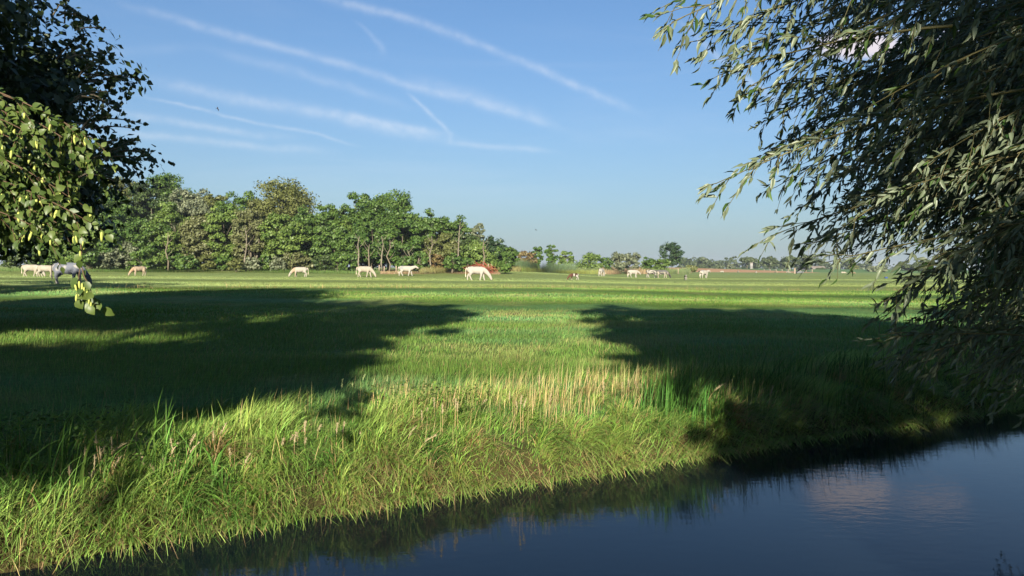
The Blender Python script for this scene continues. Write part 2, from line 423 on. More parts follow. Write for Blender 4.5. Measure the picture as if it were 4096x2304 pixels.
# wood at the far side of the pasture: (px, top row, width px, distance, kind, shape, base fraction, label)
wood = [
 (60,182,60,128,'green','round',.1,'dense green tree at the left end of the wood, behind the near hanging birch twigs'),
 (100,186,50,126,'green','round',.1,'green tree of the wood just right of the dark overhanging tree, above the tan calf'),
 (124,177,40,134,'olive','round',.2,'olive topped tree rising at the left end of the wood skyline'),
 (148,180,34,132,'dark','round',.2,'dark green tree between the olive top and the spiky crown in the wood'),
 (168,174,36,136,'green','vase',.3,'tall tree with spiky upright shoots on the wood skyline, left of the silvery one'),
 (192,184,36,130,'grey','round',.1,'silvery grey green willow crown on the skyline of the wood'),
 (213,192,32,132,'olive','round',.2,'olive brown tree top right of the silvery willow'),
 (174,206,34,122,'yellow','round',.05,'yellow green mid height tree under the silvery willow crown'),
 (150,216,36,121,'green','round',.05,'rounded green tree in the middle layer below the spiky crown'),
 (120,222,38,120,'green','round',.05,'broad green tree in front layer, above and left of the tan calf'),
 (92,226,40,119,'yellow','round',.05,'leafy green tree of the front layer, left of the brown trunk gap'),
 (200,214,30,121,'brown','column',.1,'thin brownish tree with bare pale stems in the left wood'),
 (240,190,36,130,'green','round',.15,'green tree with a small double peak, left of the brown slim tree'),
 (226,208,32,122,'yellow','round',.02,'bright yellow green tree in full sun right of the bare stems'),
 (250,206,24,119,'brown','column',.02,'slim brownish green tree standing in front, reaching down to the grass'),
 (262,196,26,126,'olive','round',.2,'olive tree behind the slim brown one'),
 (282,181,48,130,'olive','vase',.25,'large tree with feathery spiky crown, highest of the wood centre'),
 (306,208,32,123,'green','round',.05,'green tree under the right flank of the feathery crown'),
 (284,214,34,119,'yellow','round',.05,'full sunlit green tree in front of the feathery crown'),
 (325,206,28,124,'green','round',.15,'green tree left of the dip in the skyline'),
 (340,206,26,127,'yellow','round',.2,'pale topped tree at the dip left of the big dome crown'),
 (334,224,30,120,'green','round',.1,'front layer tree above the grazing cow with the tan neck'),
 (362,197,34,126,'green','round',.2,'left shoulder tree of the big dome crown'),
 (388,193,46,128,'green','round',.22,'big domed tree, tallest at the right half of the wood'),
 (372,220,34,121,'green','round',.28,'mid height tree over the dark hollow with visible trunks'),
 (402,212,34,122,'green','round',.2,'tree under the right side of the big dome'),
 (414,216,24,128,'yellow','round',.25,'small pale crown just right of the big dome'),
 (432,210,30,126,'green','round',.22,'rounded tree with a slender pale trunk right of the dome'),
 (452,217,26,128,'green','round',.25,'tree with an uneven crown leaning right, near the end of the wood'),
 (440,236,26,122,'olive','round',.15,'olive tree with rust coloured leaves in the front layer'),
 (464,232,24,126,'dark','round',.1,'dark tree in the step down of the skyline'),
 (471,227,9,150,'grey','column',.1,'shorter of the two thin pale poplars'),
 (478,220,10,150,'grey','column',.1,'taller of the two thin pale poplars'),
 (476,243,24,124,'yellow','round',.05,'yellow green tree with thin stem left of the red brush heap'),
 (491,239,24,134,'conifer','round',.05,'dark bluish evergreen behind the red brush heap'),
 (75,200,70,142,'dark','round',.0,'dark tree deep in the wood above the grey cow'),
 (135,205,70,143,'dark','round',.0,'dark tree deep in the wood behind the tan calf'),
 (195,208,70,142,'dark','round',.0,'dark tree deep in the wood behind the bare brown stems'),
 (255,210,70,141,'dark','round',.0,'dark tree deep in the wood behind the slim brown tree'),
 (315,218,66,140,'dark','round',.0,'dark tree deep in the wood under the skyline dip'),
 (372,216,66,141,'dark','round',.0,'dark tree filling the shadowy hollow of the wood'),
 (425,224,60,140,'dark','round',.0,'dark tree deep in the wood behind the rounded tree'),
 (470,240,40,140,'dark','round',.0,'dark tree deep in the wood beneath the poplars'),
 (503,246,20,133,'green','round',.02,'round green tree at the right end of the wood'),
]
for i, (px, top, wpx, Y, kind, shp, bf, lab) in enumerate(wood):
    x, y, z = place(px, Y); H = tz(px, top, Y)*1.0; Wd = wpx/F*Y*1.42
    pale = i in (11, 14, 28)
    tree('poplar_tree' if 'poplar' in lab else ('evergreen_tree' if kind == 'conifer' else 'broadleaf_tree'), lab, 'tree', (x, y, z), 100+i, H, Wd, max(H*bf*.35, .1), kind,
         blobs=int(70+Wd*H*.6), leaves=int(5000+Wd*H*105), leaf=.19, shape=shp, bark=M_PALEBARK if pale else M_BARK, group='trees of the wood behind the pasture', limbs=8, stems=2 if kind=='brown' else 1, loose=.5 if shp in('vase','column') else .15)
# understorey shrubs along the foot of the wood
unders = [(20,246,34,'dark'),(48,250,30,'green'),(70,252,26,'green'),(88,244,26,'green'),(108,250,22,'grey'),(128,240,22,'grey'),(140,252,20,'green'),(155,256,20,'yellow'),(172,250,18,'green'),(188,256,18,'green'),(204,254,16,'olive'),(222,256,16,'green'),(236,258,14,'olive'),
          (252,258,14,'grey'),(266,256,16,'green'),(278,258,14,'grey'),(292,252,20,'brown'),(306,256,14,'brown'),(322,252,16,'dark'),(338,250,16,'green'),(352,254,14,'green'),(404,256,14,'green'),(420,252,16,'green'),(436,254,16,'rust'),(452,254,16,'green'),(466,258,14,'green'),(490,260,12,'yellow'),(505,258,14,'green')]
uname = {'dark':'dark green','green':'green','grey':'silvery grey','yellow':'bright yellow green','olive':'olive','brown':'brownish pink','rust':'rust speckled'}
refs = {20:'at the far left edge above the white calves',48:'above the grey cow',70:'between the grey cow and the tan calf',88:'just right of the grey cow\'s head',108:'left of the tan calf',128:'behind the tan calf',140:'directly right of the tan calf',155:'right of the tan calf',172:'under the bare brown stems',188:'left of the slim brown tree',204:'beside a grassy gap left of the slim brown tree',222:'two crowns left of the slim brown tree',236:'at the left foot of the slim brown tree',252:'at the right foot of the slim brown tree',266:'second right from the slim brown tree',278:'left of the large brownish bush',292:'the larger brownish one',306:'the smaller brownish one',322:'at the left of the dark hollow',338:'in the dark hollow under the trunks',352:'left above the walking grazing cow',404:'behind the white cow with raised head',420:'right of the white cow with raised head',436:'beside the slender pale trunk',452:'right of the rust speckled one',466:'left of the red brush heap',490:'just right of the red brush heap',505:'at the right end of the wood'}
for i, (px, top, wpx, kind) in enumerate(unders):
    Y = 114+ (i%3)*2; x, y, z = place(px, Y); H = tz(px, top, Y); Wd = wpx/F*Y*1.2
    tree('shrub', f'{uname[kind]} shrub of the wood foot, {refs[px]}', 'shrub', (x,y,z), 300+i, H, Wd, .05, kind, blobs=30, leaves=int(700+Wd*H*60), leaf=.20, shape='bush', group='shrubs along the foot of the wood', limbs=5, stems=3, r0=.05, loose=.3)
# bare trunks seen in the hollow of the wood
for i, (px, yt, yb) in enumerate([(382,236,270),(389,240,268),(369,244,268),(360,236,262),(431,236,273),(459,222,262),(483,240,272),(408,250,273),(417,256,273),(168,232,262),(246,226,262)]):
    Y = 116.5; x, y, z = place(px, Y); H = tz(px, yt, Y)
    r = np.random.default_rng(i+5); mb = MB()
    P = [(0,0,-.1)]+[(r.normal()*.15, r.normal()*.1, H*f) for f in (.25,.5,.75,1)]
    mb.tube(P, [.15,.12,.10,.08,.04], 7)
    for k in range(4):
        f = .4+.15*k; a = r.choice([-1,1]); mb.tube([(0,0,H*f),(a*.5,.1,H*f+.6),(a*.9,.2,H*f+1.3)], [.05,.035,.01], 5)
    wh = ['left of two pale trunks in the dark hollow','right of two pale trunks in the dark hollow','short trunk in the dark hollow, left of the paired ones','trunk at the left rim of the dark hollow','long sunlit slender trunk below the rounded crown','thin upright pale stem under the uneven crown','thin pale stem left of the red brush heap','leaning young trunk behind the raised head cow','short young trunk at the edge of the reeds','bare brown stem among the left crowns above the pasture','pale stem inside the slim brown tree'][i]
    t = tag(link('tree_trunk', mb.quad_mesh('tree_trunk', M_BARK if i in (1,2,6,9) else M_PALEBARK), None, (x,y,z)), wh, 'trunk', 'bare trunks in the wood')
# hedgerow right of the wood and single trees beyond
hedge = [
 (524,251,18,168,'rust','bush','shrub','reddish brown shrub left of three small pointed trees'),
 (537,245,12,176,'green','vase','broadleaf_tree','left of three small pointed green trees right of the wood'),
 (551,244,13,178,'green','vase','broadleaf_tree','middle and tallest of three small pointed green trees right of the wood'),
 (566,251,13,174,'yellow','round','broadleaf_tree','right of three small pointed trees, lightest and lowest'),
 (590,255,26,185,'yellow','bush','shrub','broad rounded green bush standing alone right of the reeds'),
 (605,256,12,190,'green','bush','shrub','darker bush joined to the right side of the broad green bush'),
 (618,252,18,188,'grey','vase','shrub','pale feathery grey bush behind the rear view cow'),
 (632,253,16,192,'grey','bush','shrub','grey green bush with a pointed top above the walking cow'),
 (650,257,16,188,'green','bush','shrub','green bush left of the dark cypress like tree'),
 (660,258,16,186,'yellow','bush','shrub','bright green low bush at the foot of the dark evergreen'),
 (691,265,9,196,'olive','bush','shrub','small olive bush alone right of the dark evergreen'),
 (681,269,7,194,'green','bush','shrub','low green clump between the dark evergreen and the small olive bush'),
]
for i, (px, top, wpx, Y, kind, shp, nm, lab) in enumerate(hedge):
    x, y, z = place(px, Y); H = max(tz(px, top, Y), 1); Wd = wpx/F*Y*1.15
    tree(nm, lab, 'shrub' if nm=='shrub' else 'tree', (x,y,z), 500+i, H, Wd, .1, kind, blobs=36, leaves=int(1100+Wd*H*34), leaf=.26, shape=shp, group='hedgerow right of the wood', limbs=7, stems=2, r0=.08, loose=.5)
x, y, z = place(671, 190); H = tz(671, 242, 190)
tree('evergreen_tree', 'dark green evergreen with a ragged square crown standing alone in the hedgerow', 'tree', (x,y,z), 620, H, 22/F*190*1.1, 1.6, 'conifer', blobs=60, leaves=3600, leaf=.2, shape='round', group='hedgerow right of the wood', loose=.5)
farT = [
 (747,258,15,395,'umbrella',.55,'broadleaf_tree','far umbrella shaped tree with open crown above the distant wood'),
 (769,257,13,385,'round',.25,'broadleaf_tree','far round crowned tree left of the big twin tree beside the trough'),
 (789,256,14,372,'round',.2,'broadleaf_tree','left half of the far twin trees by the farm track'),
 (804,255,17,368,'round',.2,'broadleaf_tree','largest far tree, with thick trunk, half hidden by willow tips'),
 (853,264,9,420,'round',.1,'broadleaf_tree','small far ball shaped tree on the horizon in the willow gap'),
 (876,267,15,350,'bush',.0,'shrub','pale rounded far bush on the horizon in the willow gap'),
 (820,268,8,372,'bush',.0,'shrub','small far bush right of the twin trees'),
 (735,269,8,380,'bush',.0,'shrub','dark far bush under the umbrella shaped tree'),
 (908,261,16,360,'round',.05,'broadleaf_tree','far brownish tree clump seen just left of the willow leaves'),
 (924,260,16,365,'round',.05,'broadleaf_tree','far green tree clump partly behind the willow leaves'),
 (946,247,20,340,'round',.1,'broadleaf_tree','tall far tree peeping through the willow leaves'),
 (556,264,8,420,'bush',.0,'broadleaf_tree','tiny far tree clump over the stubble, left of the broad bush'),
 (704,266,8,420,'round',.0,'broadleaf_tree','far tree over the stubble, left one of two small ones'),
 (717,265,8,430,'round',.0,'broadleaf_tree','far tree over the stubble, right one of two small ones'),
 (730,264,7,430,'bush',.0,'broadleaf_tree','pale yellowish far tree on the stubble horizon'),
]
for i, (px, top, wpx, Y, shp, bf, nm, lab) in enumerate(farT):
    x, y, z = place(px, Y); H = max(tz(px, top, Y), 1.5); Wd = wpx/F*Y*1.1
    tree(nm, lab, 'shrub' if nm == 'shrub' else 'tree', (x,y,z), 700+i, H, Wd, max(.1,H*bf), ['haze','haze','haze','haze','olive','grey'][i%6] if i not in (5,14) else 'grey', blobs=34, leaves=2000, leaf=.5, shape=shp, group='trees on the horizon', limbs=7, r0=.3 if i==3 else .2, loose=.3)
# far wood as one mass
def far_wood(name, label, x0, x1, Y0, H, n, seed, kind='haze'):
    r = np.random.default_rng(seed); V=[];Fs=[];ti=[];k=0
    for i in range(n):
        x = x0+(x1-x0)*(i+r.random())/n; y = Y0+r.uniform(-15,25); h = H*r.uniform(.65,1.15); w = h*r.uniform(.9,1.5)
        v, f, t, _ = clump_crown(seed*1000+i, h, w, .2, 18, 300, 1.0)
        V.append(v+np.array([x,y,.4])); Fs.append(f+k); k += len(v); ti.append(t)
    tag(link(name, mkmesh(name, np.vstack(V), np.vstack(Fs), KM[kind], tint=np.concatenate(ti))), label, 'wood', kind='stuff')
far_wood('distant_wood', 'long low far-off wood on the horizon right of the stubble field', 140, 290, 620, 11, 38, 3)
far_wood('distant_wood', 'very far hazy tree line at the right, behind the willow gap', 300, 900, 1000, 12, 60, 4)
far_wood('distant_wood', 'hazy strip of trees just above the stubble right of the evergreen', 112, 136, 520, 9, 6, 6)

# ------------------------------------------------------------------ cattle
def sphere_chain(mb, pts, rz_, ry_, sides=14):
    """closed tapered limb along pts with rounded ends"""
    pts = np.asarray(pts, float); rz_ = np.asarray(rz_, float); ry_ = np.asarray(ry_, float)
    t0 = pts[0]-pts[1]; t0 /= np.linalg.norm(t0); t1 = pts[-1]-pts[-2]; t1 /= np.linalg.norm(t1)
    P = np.vstack([pts[0]+t0*rz_[0]*.9, pts[0]+t0*rz_[0]*.55, pts, pts[-1]+t1*rz_[-1]*.55, pts[-1]+t1*rz_[-1]*.9])
    a = np.concatenate([[rz_[0]*.3, rz_[0]*.8], rz_, [rz_[-1]*.8, rz_[-1]*.3]]); c = np.concatenate([[ry_[0]*.3, ry_[0]*.8], ry_, [ry_[-1]*.8, ry_[-1]*.3]])
    mb.tube(P, a, sides, c)
def cow_body(pose, stride=0.0, calf=False, lying=False, seed=0, bulk=1.0):
    mb = MB(); k = 1.0; B = bulk
    trunk = [(-.86,0,1.10),(-.62,0,1.12),(-.25,0,1.07),(.15,0,1.04),(.5,0,1.06),(.72,0,1.08)]
    rz_ = [.22,.30,.365,.40,.365,.29]; ry_ = [.17,.27,.325,.335,.27,.20]
    if calf: rz_ = [r*.86 for r in rz_]; ry_ = [r*.86 for r in ry_]
    sphere_chain(mb, trunk, np.array(rz_)*B, np.array(ry_)*B)
    mb.tube([(-.9,0,1.32),(-.5,0,1.385),(0,0,1.33),(.5,0,1.36),(.75,0,1.3)], [.05,.07,.07,.07,.05], 8, [.12,.14,.1,.1,.08])
    if pose == 'graze': neck = [(.66,0,1.10),(.95,0,.93),(1.18,0,.70),(1.34,0,.50)]; head = [(1.33,0,.50),(1.44,0,.32),(1.52,0,.13)]
    elif pose == 'walk': neck = [(.66,0,1.12),(.95,0,1.20),(1.18,0,1.28),(1.30,0,1.32)]; head = [(1.28,0,1.36),(1.48,0,1.25),(1.66,0,1.12)]
    else: neck = [(.66,0,1.12),(.92,0,1.08),(1.15,0,1.0),(1.3,0,.95)]; head = [(1.28,0,.97),(1.42,0,.80),(1.52,0,.62)]
    sphere_chain(mb, neck, [.29,.24,.19,.16], [.19,.15,.12,.11])
    sphere_chain(mb, head, [.165,.14,.10], [.13,.11,.085])
    S = stride
    for sgn, ph in ((1,1),(-1,-1)):
        f = S*ph*.28; 
        sphere_chain(mb, [(.56,.15*sgn,.98),(.57+f*.3,.19*sgn,.70),(.58+f*.6,.185*sgn,.42),(.57+f*.95,.18*sgn,.14),(.60+f,.18*sgn,.035)], [.21,.145,.088,.064,.068], [.15,.11,.075,.06,.065], 10)
        g = -S*ph*.30
        sphere_chain(mb, [(-.66,.15*sgn,1.02),(-.60+g*.2,.20*sgn,.76),(-.80+g*.55,.18*sgn,.47),(-.74+g*.95,.17*sgn,.14),(-.70+g,.17*sgn,.035)], [.29,.21,.092,.066,.07], [.18,.15,.075,.062,.066], 10)
    if not calf: mb.tube([(-.45,0,.80),(-.42,0,.70),(-.38,0,.62)], [.15,.14,.05], 10)
    me = mb.quad_mesh('body')
    o = bpy.data.objects.new('tmp', me); COL.objects.link(o)
    rm = o.modifiers.new('r','REMESH'); rm.mode = 'VOXEL'; rm.voxel_size = .036; rm.use_smooth_shade = True
    sm = o.modifiers.new('s','SMOOTH'); sm.iterations = 3; sm.factor = .5
    dg = bpy.context.evaluated_depsgraph_get(); out = bpy.data.meshes.new_from_object(o.evaluated_get(dg))
    bpy.data.objects.remove(o); out.name = 'body'
    return out, head
CB = {}
def body_mesh(pose, stride, calf):
    key = (pose, stride, calf)
    if key not in CB: CB[key] = cow_body(pose, stride, calf)
    me, head = CB[key]; return me.copy(), head
M_COAT, b, p = pmat('cow_coat', (.6,.5,.4), .75, .15)
c = b.n('ShaderNodeAttribute', attribute_name='tone').outputs['Color']
n = b.noise(b.n('ShaderNodeTexCoord').outputs['Object'], 14, 4, .6); b.link(b.mix(1, c, b.mix(n, (.85,.85,.85), (1.1,1.1,1.1)), 'MULTIPLY'), p.inputs['Base Color'])
CREAM = np.array([.235,.205,.160]); WHITE = np.array([.275,.255,.225]); TAN = np.array([.27,.165,.095]); BLACK = np.array([.022,.02,.02]); GREY = np.array([.105,.112,.135]); BROWN = np.array([.050,.020,.013])
def coat(me, kind, seed):
    n = len(me.vertices); V = np.empty(n*3, np.float32); me.vertices.foreach_get('co', V); V = V.reshape(-1,3).astype(float)
    x, y, z = V.T; nz = fbm(x*2.3+seed*7.7, z*2.3+y*1.1+seed, seed+3, 3); C = np.broadcast_to(CREAM, (n,3)).copy()
    def mx(c, f): nonlocal C; f = np.asarray(f)[:,None]; C = C*(1-f)+c*f
    if kind == 'cream': mx(WHITE, ss(.4,.6,nz)*.5)
    elif kind == 'white_mark': mx(WHITE, .8*np.ones(n)); mx(GREY*1.2, ss(.47,.56,nz)*(z>.95)*.5*(1-ss(-.5,-.2,x))); 
    elif kind == 'tan': mx(TAN*1.1, .35+.5*ss(.6,1.1,x)); mx(CREAM, (1-ss(.3,.6,z))*.7)
    elif kind == 'tan_neck': mx(WHITE, .5*np.ones(n)); mx(TAN, ss(.55,.7,x)*(1-ss(1.1,1.25,x))*.6)
    elif kind == 'grey': mx(GREY, 1-.5*(1-ss(.2,.55,z))); mx(WHITE, ss(.62,.70,nz)*.7*(z>.9)); mx(BLACK, ss(1.25,1.4,x)*.6)
    elif kind == 'roan': mx(WHITE, np.ones(n)*.8); mx(BLACK*1.3, ss(.36,.5,nz)*.9*(x<.95)*ss(.4,.7,z)); mx(BLACK, ss(1.2,1.3,x)*0)
    elif kind == 'roan_grey': mx(GREY*.4, ss(.33,.6,nz+.25*ss(1.0,1.3,z))*.8*ss(.45,.8,z)); mx(BLACK*1.5, ss(1.0,1.25,x)); mx(CREAM, (1-ss(.5,.8,z))*.8*(x<1))
    elif kind == 'brown_pied': mx(WHITE, np.ones(n)); mx(BROWN, (x>.22)*(z>.28)*1.0); mx(BROWN*.7, ((x<-.12)&(x>-.75)&(z>.95+.15*np.sin(x*9)))*1.0); mx(BROWN*1.5, (x>.7)*1.0)
    elif kind == 'black_pied': mx(WHITE, np.ones(n)); mx(BLACK, (((np.abs(y)>.13)&(z>.75))|(x>-.3)&(z>.8))*1.0); mx(BLACK, (x>.5)*(z>.4)*1.0)
    if kind != 'brown_pied' and kind != 'tan': mx(CREAM*.55, (z<.05)*.8)
    mz = ss(1.50,1.56,x)*(.5) if kind in ('cream','white_mark','tan_neck') else 0*x
    mx(np.array([.30,.22,.18]), mz)
    at = me.color_attributes.new('tone', 'FLOAT_COLOR', 'POINT'); c4 = np.ones((n,4), np.float32); c4[:,:3] = C; at.data.foreach_set('color', c4.ravel())
    me.materials.clear(); me.materials.append(M_COAT)
def flatcol(col): m, _, _ = pmat('coat_part', col, .75, .15); return m
M_TAILW, M_TAILB, M_EARD, M_EARW = flatcol((.55,.47,.37)), flatcol((.05,.045,.045)), flatcol((.06,.05,.05)), flatcol((.5,.38,.30))
def cow(label, px, Y, h, ang, pose, stride, kind, seed=0, calf=False, cat='cow', dark=False):
    x, y, z = place(px, Y); s = h/1.42
    root = empty('calf' if calf else 'cow', (x, y, z-.02), math.radians(ang)); root.scale = (s,s,s)
    tag(root, label, cat, 'cattle in the pasture')
    me, head = body_mesh(pose, stride, calf); coat(me, kind, seed); link('body', me, root)
    hx, _, hz = head[0]
    for sg in (-1,1):
        mb = MB(); d = np.array([-.03, sg*1.0, .12 if pose != 'graze' else .25]); q = np.array([hx+.01, sg*.10, hz+.05])
        mb.tube([q, q+d*.09, q+d*.17, q+d*.22], [.025,.055,.045,.01], 6, [.012,.018,.014,.005])
        link('ear', mb.quad_mesh('ear', M_EARD if dark else M_EARW), root)
    mb = MB(); sw = .05*math.sin(seed*3)
    mb.tube([(-1.0,0,1.30),(-1.10,sw*.5,1.18),(-1.13,sw,.85),(-1.12,sw*1.5,.60),(-1.11,sw*1.6,.45),(-1.10,sw*1.6,.32)], [.035,.03,.02,.03,.05,.015], 6)
    link('tail', mb.quad_mesh('tail', M_TAILB if dark else M_TAILW), root)
    return root
cow('white young cow grazing, leftmost of the herd, head low behind its neighbour', 31.5, 84, 1.33, 4, 'graze', .8, 'cream', 1)
cow('white young cow half hidden behind the rump of the big grey cow', 46, 82, 1.27, 6, 'graze', -.7, 'cream', 2)
cow('big blue grey cow grazing in tree shade behind the hanging birch twig', 68, 51.5, 1.48, -3, 'graze', .55, 'grey', 3, dark=True)
cow('tan calf grazing head down towards the lens, alone at the left', 139, 95, 1.20, 232, 'graze', .3, 'tan', 4, calf=True, cat='calf')
cow('small white cow with tan neck grazing to the left', 300, 95, 1.25, 197, 'graze', .4, 'tan_neck', 5)
cow('white cow grazing in mid step before the dark hollow of the wood', 364.5, 96, 1.40, -12, 'graze', .8, 'cream', 6)
cow('white cow walking with raised head, between two grazing white cows', 406, 103, 1.37, 2, 'walk', .9, 'white_mark', 7)
cow('large white cow grazing in front of the red brush heap', 476.5, 79, 1.45, -2, 'graze', .75, 'white_mark', 8)
cow('brown and white pied calf grazing to the left', 574, 93, .80, 190, 'graze', .5, 'brown_pied', 9, calf=True, cat='calf', dark=True)
cow('white cow seen from behind with a dark mark on its flank', 601.5, 134, 1.42, 62, 'graze', .4, 'white_mark', 10)
cow('white cow walking right with level head under the grey bushes', 633, 134, 1.38, 22, 'mid', .9, 'white_mark', 13)
cow('dark and white blotched cow overlapped by the grey cow beside it', 652, 136, 1.42, -8, 'mid', .6, 'roan', 12, dark=True)
cow('grey roan cow with black head grazing near the dark evergreen', 662, 133, 1.42, -28, 'graze', .5, 'roan_grey', 14, dark=True)
cow('small black and white calf seen from behind', 685.5, 110, .78, 85, 'graze', .1, 'black_pied', 15, calf=True, cat='calf', dark=True)
cow('rightmost white cow, turned three quarters away', 704, 133, 1.42, 38, 'walk', .4, 'white_mark', 11)
# resting cattle far away in the pasture
for i, (px, Y, c, lab) in enumerate([(722,250,'cream','far cream cow lying down beyond the rightmost white cow'),(700,255,'black_pied','far tiny dark cow lying near the stubble edge'),(738,262,'cream','far cream cow lying right below the stubble field'),(756,215,'cream','far pale cow lying in the open left of the far trees'),(776,250,'tan','far tan cow resting under the umbrella shaped tree'),(788,235,'cream','far cream cow resting left of the water trough'),(843,240,'cream','far cream cow resting in the willow gap, left one'),(853,225,'tan','far tan cow resting in the willow gap, right one')]):
    x, y, z = place(px, Y); me, head = body_mesh('mid', 0.0, True)
    V = np.empty(len(me.vertices)*3, np.float32); me.vertices.foreach_get('co', V); V = V.reshape(-1,3)
    coat(me, c, i); low = V[:,2] < .75; V[low,2] = .75-(.75-V[low,2])*.12; V[:,2] -= .66; me.vertices.foreach_set('co', V.ravel()); me.update()
    root = empty('cow', (x,y,z), rng.uniform(0,6)); root.scale = (.7,.7,.7); tag(root, lab, 'cow', 'resting cattle far off'); link('body', me, root)

# ------------------------------------------------------------------ birds
M_BIRD, _, _ = pmat('feathers', (.035,.03,.035), .7)
def bird(px, py, Y, span, yaw, roll, label):
    u, v = px_uv(px, py); root = empty('bird', (u*Y, Y, EYE+v*Y)); root.rotation_euler = (roll, .25, yaw); tag(root, label, 'bird', 'birds in the sky')
    mb = MB(); s = span
    mb.tube([(-.24*s,0,0),(-.12*s,0,0),(0,0,.01*s),(.12*s,0,.01*s),(.19*s,0,.02*s),(.24*s,0,.01*s)], [.012*s,.035*s,.055*s,.045*s,.03*s,.006*s], 8)
    link('body', mb.quad_mesh('body', M_BIRD), root)
    for sg in (-1,1):
        P = [(.08,.03,.02),(.10,.22,.14),(.03,.5,.05),(-.04,.36,.06),(-.07,.18,.10),(-.08,.03,.02)]
        V = [(a*s, sg*c*s, d*s) for a,c,d in P]+[(a*s, sg*c*s, (d-.012)*s) for a,c,d in P]
        fs = [(0,1,4,5),(1,2,3,4),(6,11,10,7),(7,10,9,8)]+[(i,(i+1)%6,(i+1)%6+6,i+6) for i in range(6)]
        link('wing', mkmesh('wing', V, fs, M_BIRD), root)
    link('tail', mkmesh('tail', [(-.2*s,-.02*s,0),(-.2*s,.02*s,0),(-.34*s,.07*s,0),(-.34*s,-.07*s,0),(-.2*s,-.02*s,-.008*s),(-.2*s,.02*s,-.008*s),(-.34*s,.07*s,-.008*s),(-.34*s,-.07*s,-.008*s)], [(0,1,2,3),(7,6,5,4),(0,3,7,4),(1,5,6,2),(3,2,6,7),(0,4,5,1)], M_BIRD), root)
bird(217.5, 109, 48, .42, 1.0, .9, 'largest dark bird flying in the left part of the sky under the contrail')
bird(536, 230, 60, .30, 2.4, .5, 'tiny bird low in the sky right of the poplars')
bird(159, 66, 60, .16, .6, .7, 'tiny speck of a bird high at the left near the tree twig')

# ------------------------------------------------------------------ brush heap, posts, trough, pole
M_RED, b, p = pmat('dead_needles', (.22,.06,.035), .8)
mb = MB(); r = np.random.default_rng(11); 
for i in range(420):
    a = r.uniform(-.5, 3.6); st = np.array([r.normal()*.7, r.normal()*.4, abs(r.normal())*.45]); d = np.array([-math.cos(a*.5)*r.uniform(.6,1.6), r.normal()*.3, r.uniform(0,.9)])
    mb.tube([st, st+d*.5+np.array([0,0,.15]), st+d], [.05,.045,.012], 3, cap=False)
x, y, z = place(483.5, 112); tag(link('brush_heap', mb.quad_mesh('brush_heap', M_RED), None, (x,y,z)), 'rusty red heap of dead branches at the wood edge behind a white cow', 'brush heap')
M_POST, _, _ = pmat('weathered_wood', (.30,.22,.17), .9); M_METAL, _, _ = pmat('grey_metal', (.10,.105,.11), .6)
for i, (px, Y, h, lab) in enumerate([(379,113,1.2,'short pale fence post at the wood edge right of the grazing cow'),(384,113,1.0,'thinner fence post beside the first at the wood edge'),(396,113,1.1,'fence post left of the white cow with raised head'),(359,113,.7,'low stake in the grass at the rim of the wood'),(678,180,1.3,'small pale post right of the roan cow'),(488,113,1.5,'thin stake beside the red brush heap')]):
    x, y, z = place(px, Y); mb = MB().tube([(0,0,-.1),(.01,0,h*.6),(.02,0,h),(.02,0,h+.03)], [.075,.07,.07,.03], 8)
    tag(link('fence_post', mb.quad_mesh('fence_post', M_POST), None, (x,y,z)), lab, 'post', 'fence posts')
x, y, z = place(808, 369); mb = MB().tube([(0,0,0),(0,0,10.5),(0,0,11)], [.16,.12,.1], 8).box((0,0,10.2),(1.6,.12,.12))
tag(link('utility_pole', mb.quad_mesh('utility_pole', M_METAL), None, (x,y,z)), 'tall thin pole rising behind the far twin trees', 'pole')
M_WHITE, _, _ = pmat('white_render', (.20,.19,.18), .8); M_ROOF, _, _ = pmat('roof_tiles', (.17,.14,.12), .8); M_DARK, _, _ = pmat('black_sheet', (.01,.01,.012), .5); M_BLUE, _, _ = pmat('blue_plastic', (.04,.07,.20), .5)
def house(px, Y, w, h, rh, label, wall=M_WHITE):
    x, y, z = place(px, Y); root = empty('farmhouse', (x,y,z)); tag(root, label, 'house')
    link('wall', MB().box((0,0,h/2-.2),(w,w*.7,h+.4)).quad_mesh('wall', wall, False), root)
    V = [(-w*.55,-w*.4,h),(w*.55,-w*.4,h),(w*.55,w*.4,h),(-w*.55,w*.4,h),(-w*.55,0,h+rh),(w*.55,0,h+rh)]
    me = bpy.data.meshes.new('roof'); me.from_pydata(V, [], [(0,1,5,4),(2,3,4,5),(0,4,3),(1,2,5),(0,3,2,1)]); me.materials.append(M_ROOF); link('roof', me, root)
    for q in (-.25,.25): link('window', MB().box((q*w,-w*.35-.01,h*.55),(w*.16,.06,h*.3)).quad_mesh('window', M_DARK, False), root)
    return root
house(751, 440, 1.5, 4.6, .6, 'tiny white tower like house among the far wood')
house(817, 430, 7, 2.0, 1.2, 'low far house with pale roof behind the far bushes')
x, y, z = place(803, 360); root = empty('silage_heap', (x,y,z)); tag(root, 'black sheet covered heap under the largest far tree', 'heap')
mb = MB(); sphere_chain(mb, [(-3.2,0,.5),(-1,0,1.2),(1.5,0,1.1),(3.4,0,.4)], [.8,1.3,1.2,.7], [1.2,1.6,1.6,1.1]); link('sheet', mb.quad_mesh('sheet', M_DARK), root)
link('edge_weight', MB().tube([(-4.2,-1.4,.12),(0,-1.8,.12),(4.2,-1.4,.12)], .14, 6).quad_mesh('edge_weight', M_POST), root)
x, y, z = place(799, 205); root = empty('water_trough', (x,y,z), .3); tag(root, 'grey water trough with a wooden post in the far pasture', 'trough')
mb = MB(); 
